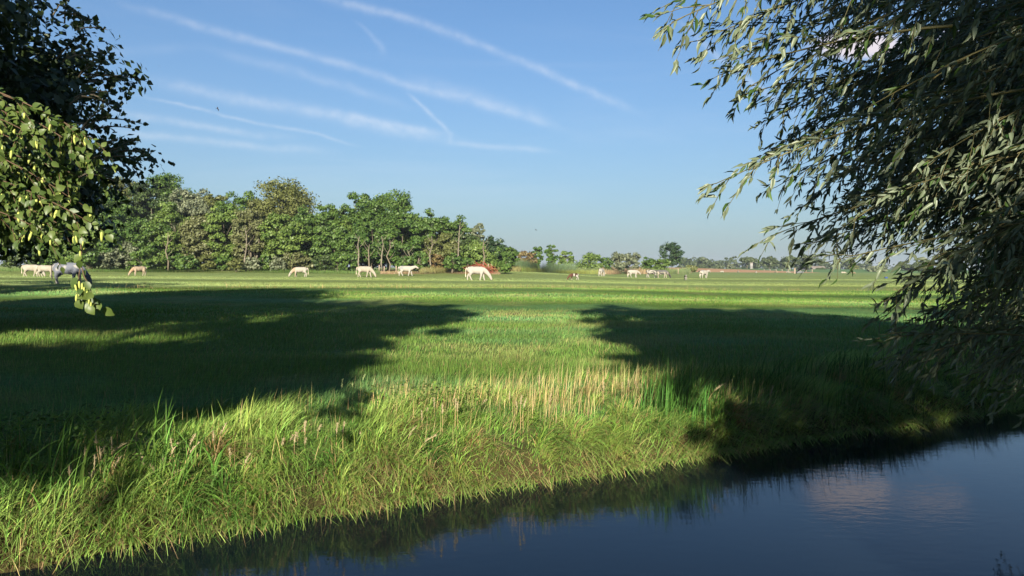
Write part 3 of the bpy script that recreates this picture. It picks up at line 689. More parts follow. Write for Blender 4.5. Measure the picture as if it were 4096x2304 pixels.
for c_, d_ in [((0,-.4,.45),(2.2,.06,.55)),((0,.4,.45),(2.2,.06,.55)),((-1.07,0,.45),(.06,.74,.55)),((1.07,0,.45),(.06,.74,.55)),((0,0,.2),(2.1,.74,.05))]: mb.box(c_, d_)
link('tank', mb.quad_mesh('tank', M_METAL, False), root)
for sx in (-.8,.8): link('leg', MB().box((sx,0,.08),(.12,.7,.18)).quad_mesh('leg', M_METAL, False), root)
link('post', MB().box((-1.45,0,.7),(.28,.28,1.5)).quad_mesh('post', M_POST, False), root)
root = empty('rail_fence', (0,0,0)); tag(root, 'low grey rail fence crossing the far pasture by the trough', 'fence')
pts = [place(px, 300-(px-768)*.4) for px in range(764, 818, 6)]
for a, c in zip(pts[:-1], pts[1:]):
    for hh in (.5, 1.05): link('rail', MB().tube([(a[0],a[1],a[2]+hh),(c[0],c[1],c[2]+hh)], .07, 5).quad_mesh('rail', M_METAL), root)
for a in pts: link('post', MB().tube([(a[0],a[1],a[2]-.2),(a[0],a[1],a[2]+1.25)], .11, 6).quad_mesh('post', M_POST), root)
x, y, z = place(886, 150); mb = MB().tube([(0,0,0),(0,0,.03),(0,0,.27),(0,0,.3)], [.28,.30,.33,.34], 12)
tag(link('feed_tub', mb.quad_mesh('feed_tub', M_BLUE), None, (x,y,z)), 'small blue tub lying in the pasture by the willow leaves', 'tub')

# ------------------------------------------------------------------ grass
def blades(x, y, L, wd, lean, ldir, colb, colt, K=2, seed=0, z=None, curve=1.6, droop=None):
    """ribbon blades; lean = sideways reach as a share of L"""
    r = np.random.default_rng(seed); n = len(x); z = gz(x, y)-.02 if z is None else z; wd = np.broadcast_to(wd, (n,))
    base = np.stack([x, y, z], -1); d = np.stack([np.cos(ldir), np.sin(ldir), 0*ldir], -1)
    fa = r.uniform(0, np.pi, n); wv = np.stack([np.cos(fa), np.sin(fa), 0*fa], -1)
    V = np.empty((n, 2*K+1, 3)); C = np.empty((n, 2*K+1, 3)); 
    for i in range(K+1):
        t = i/K; h = L*(t-(lean*.55)*t**2.2*.9); h = np.maximum(h, L*t*.12) if droop is None else L*(t*(1-.25*lean)-droop*t*t)
        p = base + d*(L*lean*t**curve)[:,None]; p = p+np.array([0,0,1])*h[:,None]
        w = wd*(1-t**1.6)*(.75+.5*t if i else .75)
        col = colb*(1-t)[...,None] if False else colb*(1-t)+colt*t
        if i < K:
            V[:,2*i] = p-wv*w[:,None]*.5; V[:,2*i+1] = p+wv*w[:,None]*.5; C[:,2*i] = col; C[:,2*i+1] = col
        else: V[:,2*K] = p; C[:,2*K] = col
    f = []
    for i in range(K-1): f += [(2*i,2*i+1,2*i+3),(2*i,2*i+3,2*i+2)]
    f.append((2*K-2, 2*K-1, 2*K))
    Fa = (np.arange(n)[:,None,None]*(2*K+1)+np.array(f)[None]).reshape(-1,3)
    return V.reshape(-1,3), Fa, C.reshape(-1,3)
def grass_obj(name, label, cat, parts):
    V=[];Fs=[];C=[];k=0
    for v,f,c in parts: V.append(v); Fs.append(f+k); C.append(c); k += len(v)
    o = link(name, mkmesh(name, np.vstack(V), np.vstack(Fs), M_GRASS, np.vstack(C)))
    return tag(o, label, cat, kind='stuff')
def wedge(n, y0, y1, seed, marg=.80):
    r = np.random.default_rng(seed)
    y = np.sqrt(r.random(n)*(y1**2-y0**2)+y0**2); x = (r.random(n)*2-1)*(marg*y+1.0); return x, y, r
def var(c, r, n, a=.22): return c*(1+a*r.normal(size=(n,1)))*(1+.08*r.normal(size=(n,3)))
STRAW = np.array([.31,.245,.11]); 
# pasture, near part
parts = []
for y0, y1, n, L0, wd, sd in ((7, 13, 95000, .13, .0058, 1), (13, 22, 105000, .125, .010, 2), (22, 36, 95000, .10, .019, 3), (36, 52, 75000, .10, .028, 4)):
    x, y, r = wedge(n, y0, y1, sd); s = s_of(x, y); k = (s > .8); x, y, s = x[k], y[k], s[k]; n = len(x)
    nn = fbm(x*.5, y*.8, 61); n4 = fbm(x*2.2, y*2.2, 66, 2)
    L = L0*(.55+.9*nn)*(.7+.6*r.random(n))*(.7+.6*n4); c = np.clip(var(turf(x, y)*1.12, r, n), .006, .4)
    dry = r.random(n) < .05+.10*ss(.5,.7,fbm(x*.4,y*.6,33)); c[dry] = STRAW*r.uniform(.5,1,(dry.sum(),1))
    lean = np.clip(.35+.3*r.normal(size=n)+.45*(nn-.4), .05, .95); ld = 6.3*fbm(x*.35, y*.35, 71, 2)-2.6+r.normal(size=n)*.9
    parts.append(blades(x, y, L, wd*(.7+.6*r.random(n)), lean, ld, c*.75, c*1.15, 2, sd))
grass_obj('pasture_grass', 'short uneven green grass of the near pasture', 'grass', parts)
# far tufts
parts = []
for y0, y1, n, L0, wd, sd in ((52, 80, 70000, .10, .035, 5), (80, 130, 60000, .10, .05, 6)):
    x, y, r = wedge(n, y0, y1, sd, .75); n = len(x); c = np.clip(var(turf(x,y)*1.1, r, n, .25), .01, .4)
    parts.append(blades(x, y, L0*(.5+r.random(n)), wd, np.full(n,.4), r.uniform(0,6.28,n), c, c*1.1, 1, sd))
x, y, r = wedge(52000, 38, 74, 8, .78); d2 = d2_of(x,y); k = np.abs(d2+.7) < 1.5+.6*r.normal(size=len(x)); x,y = x[k],y[k]; n=len(x)
c = np.where((r.random(n)<.45+.3*ss(.4,.6,fbm(x*.3,y*.3,3)))[:,None], STRAW*.8, np.array([.085,.125,.028])); c = np.clip(var(c, r, n), .01, .5)
parts.append(blades(x, y, (.13+.32*(fbm(x*.5,y*.5,13)>.52)*r.random(n))*r.uniform(.6,1.1,n), np.full(n,.024), np.clip(.3+.2*r.normal(size=n),0,.8), r.uniform(0,6.28,n), c*.8, c, 2, 9))
grass_obj('rough_grass', 'straw coloured rough grass along the field ditch and in the far pasture', 'grass', parts)
# bank of the ditch
def bank_pts(n, s0, s1, seed, a0=-9, a1=17):
    r = np.random.default_rng(seed); a = a0+(a1-a0)*r.random(n)**1.15; s = s0+(s1-s0)*r.random(n)
    x = -2.6+a*NY+s*NX; y = 5.47-a*NX+s*NY; return x, y, a, s, r
TOW = math.atan2(-NY, -NX)       # towards the water
parts = []
x, y, a, s, r = bank_pts(85000, .0, 2.7, 21); n = len(x)
n1 = fbm(x*1.6, y*1.6, 81, 2); n2 = fbm(x*.6, y*.6, 82, 2)
FR = np.array([.132,.255,.045]); YG = np.array([.210,.310,.070]); DG = np.array([.045,.110,.020])
c = FR+(YG-FR)*ss(.35,.65,n1)[:,None]; c = c+(DG-c)*(ss(.5,.7,n2)*.6)[:,None]; c = np.clip(var(c, r, n, .2), .01, .4)
dry = r.random(n) < .03+.14*ss(.55,.7,fbm(x*1.2,y*1.2,84))+.08*(a>3)*(a<7); c[dry] = STRAW*r.uniform(.6,1.2,(dry.sum(),1))
L = (.05+.34*ss(.25,.8,n1)+.08*n2)*r.uniform(.5,1.15,n)*(1-.35*ss(1.2,2.7,s)); lean = np.clip(.62+.25*r.normal(size=n)+.3*(n2-.5), .05, 1)
ld = -.5+1.9*(fbm(x*.9,y*.9,85,2)-.5)*2+r.normal(size=n)*.6
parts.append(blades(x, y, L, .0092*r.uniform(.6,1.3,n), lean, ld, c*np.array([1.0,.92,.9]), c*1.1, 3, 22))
# mounded tufts spilling over the edge
r = np.random.default_rng(230); nt_ = 520; na_ = 105
ta = -9+26*r.random(nt_)**1.1; ts = np.where(r.random(nt_)<.5, r.uniform(.0,.35,nt_), r.uniform(.3,1.7,nt_))
tx = -2.6+ta*NY+ts*NX; ty = 5.6-ta*NX+ts*NY; tL = r.uniform(.13,.46,nt_)*(1.1-.25*ts/1.7)
tcol = FR*.95+(YG-FR)*r.uniform(0,1.15,(nt_,1)); tcol[r.random(nt_)<.13] = STRAW*.8; dk_ = r.random(nt_)<.15; tcol[dk_] = DG*1.5; tdir = TOW+r.normal(size=nt_)*.5
k = np.repeat(np.arange(nt_), na_); n = len(k); q = r.normal(size=(n,2))*.055
x = tx[k]+q[:,0]; y = ty[k]+q[:,1]; ld = np.arctan2(q[:,1]+.10*np.sin(tdir[k]), q[:,0]+.10*np.cos(tdir[k]))+r.normal(size=n)*.35
rr_ = np.hypot(q[:,0]+.06*np.cos(tdir[k]), q[:,1]+.06*np.sin(tdir[k]))/.055
keep = (s_of(x,y) > -.05); c = var(tcol[k], r, n, .16); dd_ = r.random(n) < .10; c[dd_] = STRAW*.9; c = np.clip(c, .01, .5)
ln_ = np.clip(.25+.33*rr_+.12*r.normal(size=n), .05, 1.1)
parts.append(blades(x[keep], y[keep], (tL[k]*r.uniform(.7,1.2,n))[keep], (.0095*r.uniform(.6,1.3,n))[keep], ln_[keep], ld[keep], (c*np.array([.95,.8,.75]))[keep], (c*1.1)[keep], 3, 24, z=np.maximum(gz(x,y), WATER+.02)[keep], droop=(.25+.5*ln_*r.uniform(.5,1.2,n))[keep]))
x, y, a, s, r = bank_pts(15000, -.08, .30, 23); n = len(x); k = s_of(x,y) > -.06; x,y = x[k],y[k]; n = len(x)
c = np.clip(var(np.where((r.random(n)<.28+.4*ss(.5,.65,fbm(x*1.3,y*1.3,87)))[:,None], STRAW*.95, YG*.95), r, n, .2), .01, .5)
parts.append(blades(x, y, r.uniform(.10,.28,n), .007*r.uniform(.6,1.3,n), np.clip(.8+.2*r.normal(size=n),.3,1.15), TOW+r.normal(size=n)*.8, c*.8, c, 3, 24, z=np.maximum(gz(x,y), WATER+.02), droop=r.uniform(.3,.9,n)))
# blades drooping into the water
x, y, a, s, r = bank_pts(4500, -.02, .25, 25); n = len(x); c = np.clip(var(np.where((r.random(n)<.3)[:,None], STRAW, YG*.9), r, n), .01, .5)
V, Fa, C = blades(x, y, r.uniform(.15,.4,n), .007+0*x, 1.0+0*x, TOW+r.normal(size=n)*.5, c*.8, c, 3, 26, z=np.maximum(gz(x,y),WATER)+.06)
V = V.reshape(n,-1,3); t = np.array([0,0,1/3,1/3,2/3,2/3,1]); V[:,:,2] -= (t**1.5*r.uniform(.1,.45,(n,1))); parts.append((V.reshape(-1,3), Fa, C))
grass_obj('bank_grass', 'long bright green grass leaning over the ditch bank', 'grass', parts)
# straw stems standing on the bank, thickest in the middle and right
parts = []
def stems(cx, a0, a1, s0, s1, n, L, seed, col=STRAW, lean=.15, wd=.006):
    x, y, a, s, r = bank_pts(n, s0, s1, seed, a0, a1); 
    k = r.random(n) < .25+1.1*ss(.42,.6,fbm(x*1.8,y*1.8,seed)); x, y = x[k], y[k]; n = len(x)
    c = np.clip(var(col+0*x[:,None], r, n, .2), .01, .8)
    parts.append(blades(x, y, L*r.uniform(.6,1.15,n), wd+0*x, np.clip(lean+.15*r.normal(size=n),0,.8), r.normal(size=n)*.9, c*.85, c*1.1, 3, seed+1))
stems(0, 2.2, 7.3, .5, 2.4, 1900, .38, 31, STRAW*1.25)
stems(0, 6.2, 12, .3, 1.8, 600, .42, 32, STRAW*.9)
stems(0, -3, 3, .4, 2.2, 200, .34, 33, STRAW*1.1)
stems(0, -2, 16, .6, 3.2, 500, .30, 34, STRAW)
grass_obj('dry_stems', 'straw coloured upright stems rising from the bank grass', 'grass', parts)
# reeds: broad long blades at both ends of the lit bank
parts = []
def reeds(a0, a1, s0, s1, n, L, wd, seed, col=(.060,.120,.022), lean=.35, dirm=0):
    x, y, a, s, r = bank_pts(n, s0, s1, seed, a0, a1); k = r.random(n) < .15+1.2*ss(.40,.6,fbm(x*1.5,y*1.5,seed)); x,y = x[k],y[k]; n = len(x)
    c = np.clip(var(np.array(col)+0*x[:,None], r, n, .25), .01, .4)
    parts.append(blades(x, y, L*r.uniform(.55,1.15,n), wd*r.uniform(.6,1.2,n), np.clip(lean+.2*r.normal(size=n),.03,.95), dirm+r.normal(size=n)*1.1, c*.8, c*1.2, 4, seed+1, curve=2.0, z=np.maximum(gz(x,y),WATER)))
reeds(-3.6, 0.2, .1, 1.3, 420, .55, .012, 41)
reeds(-6, -1.8, -.2, 1.0, 700, .62, .016, 42, lean=.6, dirm=-.6)
reeds(-2.4, .5, .0, 1.1, 620, .56, .017, 46, lean=.5, dirm=-.2, col=(.085,.165,.030))
reeds(5.1, 5.9, .25, .85, 420, .56, .013, 47, lean=.15, col=(.050,.120,.022))
reeds(6.0, 9.5, .0, 1.5, 1000, .58, .011, 43, col=(.045,.105,.020))
reeds(9, 17, .0, 1.6, 2200, .5, .011, 44, col=(.035,.080,.022), lean=.5, dirm=-1)
reeds(1, 6, .4, 1.8, 260, .38, .010, 45, col=(.075,.14,.022))
o = grass_obj('bank_reeds', 'broad bladed reeds and sedges along the waterline', 'reeds', parts)
# broad-leaved weeds
def leafquads(P, d, n, L, Wd):
    """kite leaves with a fold: P base, d direction, n normal"""
    d = d/np.linalg.norm(d,axis=1)[:,None]; c = np.cross(n, d); c /= np.linalg.norm(c,axis=1)[:,None]+1e-9; nn = np.cross(d, c)
    L = L[:,None]; Wd = Wd[:,None]
    V = np.stack([P, P+d*L*.45+c*Wd*.5+nn*Wd*.15, P+d*L-nn*L*.12, P+d*L*.45-c*Wd*.5+nn*Wd*.15, P+d*L*.5], 1)
    m = len(P); Fa = (np.arange(m)[:,None,None]*5+np.array([(0,1,4),(1,2,4),(2,3,4),(3,0,4)])[None]).reshape(-1,3)
    return V.reshape(-1,3), Fa
x, y, a, s, r = bank_pts(12000, .4, 1.7, 51, -5, 3.5); k = r.random(len(x)) < 1.3*ss(.50,.66,fbm(x*1.1,y*1.1,52))*(1-ss(.5,4.5,a)*.7); x,y = x[k],y[k]; n = len(x)
P = np.stack([x,y,gz(x,y)+r.uniform(.08,.34,n)],-1); d = r.normal(size=(n,3)); d[:,2] = d[:,2]*.35-.1; nrm = r.normal(size=(n,3))*.35+np.array([0,-.3,1])
V, Fa = leafquads(P, d, nrm, r.uniform(.03,.065,n), r.uniform(.018,.035,n)); c = np.clip(var(np.array([.075,.12,.022])+0*x[:,None], r, n, .3), .01,.4)
tag(link('weed_leaves', mkmesh('weed_leaves', V, Fa, M_GRASS, np.repeat(c,5,0))), 'patches of small broad leaved weeds among the bank grass', 'weeds', kind='stuff')
# reed belt at the foot of the hedgerow and grass fringe along the wood
parts = []
def far_reeds(p0, p1, Y0, Y1, n, L, col, seed, wd=.06):
    r = np.random.default_rng(seed); px = p0+(p1-p0)*r.random(n); Y = Y0+(Y1-Y0)*(px-p0)/(p1-p0)+r.uniform(-2,3,n); x = (px-512)/F*Y
    c = np.clip(var(np.array(col)+0*x[:,None], r, n, .25), .01, .6)
    parts.append(blades(x, Y, L*r.uniform(.5,1.1,n)*(.6+.8*fbm(x*.25,Y*.25,seed)), np.full(n,wd), np.clip(.25+.15*r.normal(size=n),0,.8), r.uniform(0,6.28,n), c*.9, c*1.1, 2, seed))
far_reeds(505, 575, 140, 168, 6500, 2.3, (.085,.125,.060), 61)
far_reeds(420, 520, 111, 136, 5000, 1.1, (.14,.13,.05), 62, .045)
far_reeds(500, 600, 138, 172, 3500, 1.2, (.14,.16,.04), 63)
far_reeds(380, 500, 110.5, 113, 2600, .45, (.20,.14,.08), 64, .04)
far_reeds(565, 690, 172, 186, 6000, 1.6, (.11,.14,.06), 65)
far_reeds(600, 650, 170, 180, 1800, 1.4, (.26,.19,.11), 66)
far_reeds(0, 380, 111, 111, 7000, .65, (.07,.11,.03), 67, .04)
grass_obj('reed_belt', 'belt of tall grey green reeds and straw below the wood and hedgerow', 'reeds', parts)

# seed-headed stalks that can be told apart: (tip px, tip row, root px, root row, bend)
M_STALK, _, _ = pmat('dry_stalk', (.36,.25,.12), .7); M_SEED, _, _ = pmat('seed_head', (.27,.22,.125), .85); M_GSEED, _, _ = pmat('green_seed_head', (.20,.24,.10), .8)
def ground_hit(px, py):
    dv = ray(px, py); t = 3.0
    for _ in range(60):
        z = EYE+dv.z*t; g = float(gz(dv.x*t, t)); 
        if z <= g: break
        t += max(.03, (z-g)*.8)
    return dv.x*t, t, g
rs = np.random.default_rng(77)
STK = []
def stalk(tx, ty, rx_, ry_, bend, label, group, green=False, hl=.11):
    gx, gy, g = ground_hit(rx_, ry_); u, v = px_uv(tx, ty); T = np.array([u*gy, gy-.03, EYE+v*gy]); B0 = np.array([gx, gy, g])
    root = empty('seed_stalk', B0); tag(root, label, 'grass stalk', group); STK.append((group, tx, ty, bend, root))
    T = T-B0; L = np.linalg.norm(T); bx = np.array([bend*L*.35,0,abs(bend)*L*.22])
    f = np.linspace(0,1,10); P = np.array([T*t_ + bx*math.sin(math.pi*min(t_,1))*-(1 if t_<1 else 0)*t_**1.0 for t_ in f])
    P[:,2] += abs(bend)*L*.25*np.sin(np.pi*f)*f
    k = max(.55, 1-hl/L)
    idx = f <= k+.06
    link('stem', MB().tube(P[idx], np.linspace(.0032,.0018,idx.sum()), 5).quad_mesh('stem', M_STALK if not green else KM['yellow']), root)
    mb = MB(); fs = np.linspace(k, 1, 9); Q = np.array([[np.interp(t_, f, P[:,j]) for j in range(3)] for t_ in fs])
    mb.tube(Q, np.array([.002,.0035,.0048,.0052,.005,.0045,.0038,.003,.0015])*(.8 if green else 1), 6)
    for q in range(26):
        w = rs.random()*.9; c_ = np.array([np.interp(k+(1-k)*w, f, P[:,j]) for j in range(3)]); dd = rs.normal(size=3)*.5+np.array([0,0,.8]); dd /= np.linalg.norm(dd)
        mb.tube([c_, c_+dd*.012+rs.normal(size=3)*.002, c_+dd*.02], [.003,.003,.0008], 3, cap=False)
    link('seed_head', mb.quad_mesh('seed_head', M_GSEED if green else M_SEED), root)
def zp(zx, zy, zs=2.058, ox=0, oy=1600): return (ox+zx/zs)/4, (oy+zy/zs)/4
lst = [((805,240),(835,640),.1),((935,295),(925,640),0),((1060,345),(900,600),.9),((835,372),(850,640),0),((878,365),(860,560),.1),((720,375),(690,640),0),((800,440),(770,700),0),((1020,450),(905,700),.3),((1172,428),(1210,700),-.1),((1247,520),(1325,740),0),((1490,345),(1380,610),.5),((1417,300),(1455,600),0),((1627,270),(1500,640),.25),((1662,335),(1520,720),.6),((1880,178),(1760,520),.2),((1765,240),(1775,470),0),((1358,470),(1365,610),0),((1525,565),(1330,735),.5),((1900,385),(1900,560),0),((2075,432),(2000,640),.4),((2450,255),(2420,500),.2),((2345,312),(2330,480),.2),((590,530),(578,900),0),((755,590),(760,780),0),((790,585),(770,720),.1),((2523,165),(2510,420),.1)]
for i, (t_, r_, bd) in enumerate(lst):
    side = 'left tuft' if t_[0] < 1100 else 'middle cluster'
    stalk(*zp(*t_), *zp(*r_), bd, 'pale dry seed stalk of the left tuft on the ditch bank, beside the reeds' if t_[0] < 1100 else 'pale dry seed stalk on the bank before the big left tree shadow', f'seed stalks, {side}')
z2 = lambda x_, y_: zp(x_, y_, 2.0608, 1000, 1450)
lst2 = [((790,480),(765,780),.2),((730,490),(710,720),.1),((465,475),(455,620),0),((600,505),(550,640),.4),((285,620),(265,760),.3),((370,590),(330,720),.5),((398,570),(395,700),0),((475,620),(450,740),.3),((918,570),(910,690),0),((1150,355),(1110,470),.5),((1380,515),(1290,790),.6),((1550,590),(1360,800),.8),((1240,435),(1235,560),0),((1418,390),(1425,600),0),((1590,330),(1585,640),0),((1700,290),(1690,560),0),((1715,320),(1715,560),.1),((1465,365),(1460,480),0),((1960,300),(1900,430),.8),((2140,230),(2140,420),0),((2240,260),(2230,600),.1),((2280,290),(2250,600),.3),((2480,250),(2460,460),.1),((2385,100),(2385,300),0),((2190,310),(2200,480),-.2),((1520,285),(1520,480),0)]
for i, (t_, r_, bd) in enumerate(lst2):
    stalk(*z2(*t_), *z2(*r_), bd, 'pale dry seed stalk in the sunlit middle of the bank' if t_[0] < 1600 else 'pale dry seed stalk among the straw stems on the bank', 'seed stalks, sunlit middle' if t_[0] < 1600 else 'seed stalks, straw patch')
for t_, r_ in [((280,210),(262,300)),((425,232),(365,340)),((955,95),(910,200)),((770,130),(755,310)),((100,285),(60,350)),((160,290),(130,350)),((385,95),(370,180)),((850,165),(845,240)),((1030,130),(1015,260)),((1140,105),(1130,220))]:
    stalk(*z2(*t_), *z2(*r_), .1, 'thin green seed stalk at the edge of the left tree shadow', 'green seed stalks', True, .13)
z3 = lambda x_, y_: zp(x_, y_, 2.0608, 2200, 1400)
for t_, r_, bd in [((440,260),(440,470),0),((640,235),(650,420),-.1),((740,275),(765,420),-.3),((1020,350),(960,470),.2),((1045,390),(1000,460),.2),((955,340),(950,560),0),((1835,285),(1800,480),.1),((590,265),(592,400),0),((10,350),(0,520),.1),((1440,270),(1240,560),.6),((700,250),(720,400),-.2)]:
    stalk(*z3(*t_), *z3(*r_), bd, 'pale seed stalk near the corner where the bank falls into shade', 'seed stalks, shade corner')

ORD = ['leftmost','second from left','third from left','fourth from left','fifth from left','sixth from left','seventh from left','eighth from left','ninth from left','tenth from left','eleventh from left','twelfth from left','thirteenth from left','fourteenth from left','fifteenth from left','sixteenth from left','seventeenth from left','eighteenth from left']
PLC = {'seed stalks, left tuft':'the left reed tuft','seed stalks, middle cluster':'the left bank cluster','seed stalks, sunlit middle':'the sunlit middle bank','seed stalks, straw patch':'the straw patch','green seed stalks':'the tree shadow edge','seed stalks, shade corner':'the shaded bank corner'}
for g_ in PLC:
    L_ = sorted([t_ for t_ in STK if t_[0] == g_], key=lambda t_: t_[1])
    hi = min(L_, key=lambda t_: t_[2])
    for q_, t_ in enumerate(L_):
        kd = 'green' if 'green' in g_ else 'pale dry'
        t_[4]['label'] = f"{ORD[q_]}{' and highest' if t_ is hi else ''} {'nodding' if abs(t_[3]) > .35 else 'upright'} {kd} seed stalk at {PLC[g_]}"

# ------------------------------------------------------------------ leaf makers for the near twigs
LEAFT = {
 'willow': (np.array([(0,0,0),(.25,.5,.10),(.25,-.5,.10),(.6,.42,.06),(.6,-.42,.06),(1,0,-.12),(.3,0,0),(.62,0,-.03)]), [(0,1,6),(0,6,2),(1,3,7),(1,7,6),(2,6,7),(2,7,4),(3,5,7),(4,7,5)]),
 'ovate': (np.array([(0,0,0),(.18,.38,.05),(.18,-.38,.05),(.5,.5,.08),(.5,-.5,.08),(.8,.26,.02),(.8,-.26,.02),(1.05,0,-.12),(.3,0,0),(.65,0,0)]), [(0,1,8),(0,8,2),(1,3,9),(1,9,8),(2,8,9),(2,9,4),(3,5,9),(4,9,6),(5,7,9),(6,9,7)]),
}
def frames(d, n):
    d = d/np.linalg.norm(d,axis=1)[:,None]; c = np.cross(n, d); c /= np.linalg.norm(c,axis=1)[:,None]+1e-9; return d, c, np.cross(d, c)
def leaf_cloud(root, kind, P, d, n, L, Wd, mat, rr, single=300, name='foliage', leafname='leaf'):
    T, Fc = LEAFT[kind]; d, c, nn = frames(d, n); m = len(P)
    near = L/np.linalg.norm(P-np.array([0,0,EYE]), axis=1)
    u = P[:,0]/P[:,1]; inside = (np.abs(u) < .68) & (P[:,1] > 0); near = np.where(inside, near, 0)
    od = np.argsort(-near); ind = od[:single]; rest = od[single:]
    tint = rr.random(m)
    X = P[rest,None]+d[rest,None]*(T[None,:,0:1]*L[rest,None,None])+c[rest,None]*(T[None,:,1:2]*Wd[rest,None,None])+nn[rest,None]*(T[None,:,2:3]*L[rest,None,None])
    k = len(T); Fa = (np.arange(len(rest))[:,None,None]*k+np.array(Fc)[None]).reshape(-1,3)
    o = link(name, mkmesh(name, X.reshape(-1,3), Fa, mat, tint=np.repeat(tint[rest], len(Fc)), smooth=True), root); o['kind'] = 'stuff'
    pool = []
    for q in range(6):
        pool.append(mkmesh(leafname, T*np.array([1, .8+.1*q, .5+.25*q]), Fc, mat, tint=np.full(len(Fc), (q+.5)/6), smooth=True))
    for i in ind:
        o = bpy.data.objects.new(leafname, pool[int(rr.integers(6))]); COL.objects.link(o); o.parent = root
        R3 = Matrix((d[i], c[i], nn[i])).transposed().to_4x4()
        o.matrix_basis = Matrix.Translation(P[i]) @ R3 @ Matrix.Diagonal((L[i], Wd[i], L[i], 1))
def bez(a, c, e, n):
    t = np.linspace(0,1,n)[:,None]; return a*(1-t)**2+2*c*t*(1-t)+e*t*t

# ------------------------------------------------------------------ willow on the right
M_WILLOW = foliage_mat('willow_leaf', (.015,.040,.008), (.062,.112,.026), .14, .42, back=(.105,.130,.080), spec=.35)
wr = np.random.default_rng(303)
wroot = empty('willow_tree', (7.2, 4.2, float(gz(7.2,4.2)))); tag(wroot, 'large willow with long narrow leaves overhanging the ditch on the right', 'tree')
WO = np.array(wroot.location)
tips = [(672,22,3.6),(676,5,3.7),(702,40,3.8),(723,74,4.0),(735,60,4.6),(741,96,4.4),(764,125,4.6),(761,160,4.3),(717,183,3.9),(776,187,5.0),(772,150,5.5),(773,235,4.6),(800,210,5.4),(818,242,4.8),(828,262,4.2),(846,236,5.5),(874,240,5.8),(862,200,5.2),(790,110,5.0),(800,175,5.6),(912,272,4.6),(887,300,4.2),(905,285,5.2),(880,338,4.4),(908,360,4.5),(938,366,4.8),(968,376,4.6),(1006,392,4.4),(900,330,5.0),(880,322,4.8),(930,360,4.6),(960,340,5.0),(985,375,4.4)]
allt = [(x_,y_,D_,1) for x_,y_,D_ in tips]
poly = [(680,0),(720,70),(765,120),(770,190),(780,225),(825,262),(860,232),(905,215),(940,255),(900,290),(875,330),(900,370),(960,385),(1040,400),(1040,-20),(680,-20)]
def inpoly(x_, y_):
    c_ = False; j = len(poly)-1
    for i in range(len(poly)):
        (xi,yi),(xj,yj) = poly[i], poly[j]
        if (yi > y_) != (yj > y_) and x_ < (xj-xi)*(y_-yi)/(yj-yi)+xi: c_ = not c_
        j = i
    return c_
while len(allt) < 33+215:
    x_, y_ = wr.uniform(690,1060), wr.uniform(-30,395)
    if not inpoly(x_, y_): continue
    if wr.random() > .27+.8*ss(760, 930, x_): continue
    if y_ > 295 and wr.random() < .55: continue
    allt.append((x_, y_, wr.uniform(3.6, 8.0), 0))
while len(allt) < 33+215+130:
    x_, y_ = wr.uniform(850,1070), wr.uniform(-30,385)
    if y_ < 300 and (inpoly(x_, y_) or x_ > 1024) and wr.random() < ss(840,960,x_)+.1: allt.append((x_, y_, wr.uniform(5.0, 9.0), 0))
LP=[];LD=[];LN=[];LL=[];LW=[]
twg = MB(); nbranch = 0
for i, (x_, y_, D_, edge) in enumerate(allt):
    u, v = px_uv(x_, y_); tip = np.array([u*D_, D_, EYE+v*D_])
    ln = wr.uniform(1.0,1.7)*(1 if edge else 1.1)
    drop = wr.uniform(.20,.55); back_ = np.array([1, wr.normal()*.30, drop+.15*wr.normal()]); back_ /= np.linalg.norm(back_)
    st = tip+back_*ln; mid = (tip+st)/2+np.array([0,0,ln*wr.uniform(.03,.12)])
    P = bez(st, mid, tip, 22)
    if edge or i % 3 == 0:
        r0 = .008; rad_ = np.linspace(r0, .0022, 22)
        link('branch', MB().tube(P, rad_, 5).quad_mesh('branch', M_TWIG), wroot, None).location = tuple(-WO); nbranch += 1
    else: twg.tube(P, np.linspace(.008,.0022,22), 4, cap=False)
    # side twigs
    ns = int(ln/.075)
    side = 1
    for q in range(ns+1):
        f = .12+.88*q/ns; j = min(int(f*21), 20); base_ = P[j]*(1-(f*21-j))+P[j+1]*(f*21-j) if j < 21 else P[21]
        tdir = P[j+1]-P[j]; tdir /= np.linalg.norm(tdir); side *= -1
        sl = wr.uniform(.16,.42)*(1.15-.55*f) if q < ns else .12
        up = np.cross(tdir, np.array([0,1,0])); up /= np.linalg.norm(up)+1e-9
        sd_ = tdir*.85+up*side*wr.uniform(.2,.7)+np.array([0,1,0])*wr.normal()*.35+np.array([0,0,-.25]); sd_ /= np.linalg.norm(sd_)
        e = base_+sd_*sl+np.array([0,0,-.22*sl]); Q = bez(base_, base_+sd_*sl*.5, e, 5)
        twg.tube(Q[[0,2,4]], [.003,.0022,.0012], 3, cap=False)
        nl = max(3, int(sl/.023))
        ft = wr.uniform(.1, 1, nl); pts = np.stack([np.interp(ft, np.linspace(0,1,5), Q[:,k2]) for k2 in range(3)], -1)
        tt = (Q[-1]-Q[0])/np.linalg.norm(Q[-1]-Q[0])
        dl = tt[None]*wr.uniform(.5,1,(nl,1))+wr.normal(size=(nl,3))*.36+np.array([-.16,0,-.27])
        nm = wr.normal(size=(nl,3))*.75+np.array([-.15,-.55,.6])
        LP.append(pts); LD.append(dl); LN.append(nm); L_ = wr.uniform(.036,.080,nl)*(1.0 if not edge else 1.05); LL.append(L_); LW.append(L_*wr.uniform(.20,.30,nl))
LP=np.vstack(LP);LD=np.vstack(LD);LN=np.vstack(LN);LL=np.concatenate(LL);LW=np.concatenate(LW)
print('willow leaves', len(LP))
holder = wroot
class _Off: pass
def leaf_cloud_off(root, off, *a, **k):
    before = set(root.children)
    leaf_cloud(root, *a, **k)
    for ch in root.children:
        if ch not in before: ch.matrix_basis = Matrix.Translation(-Vector(off)) @ ch.matrix_basis
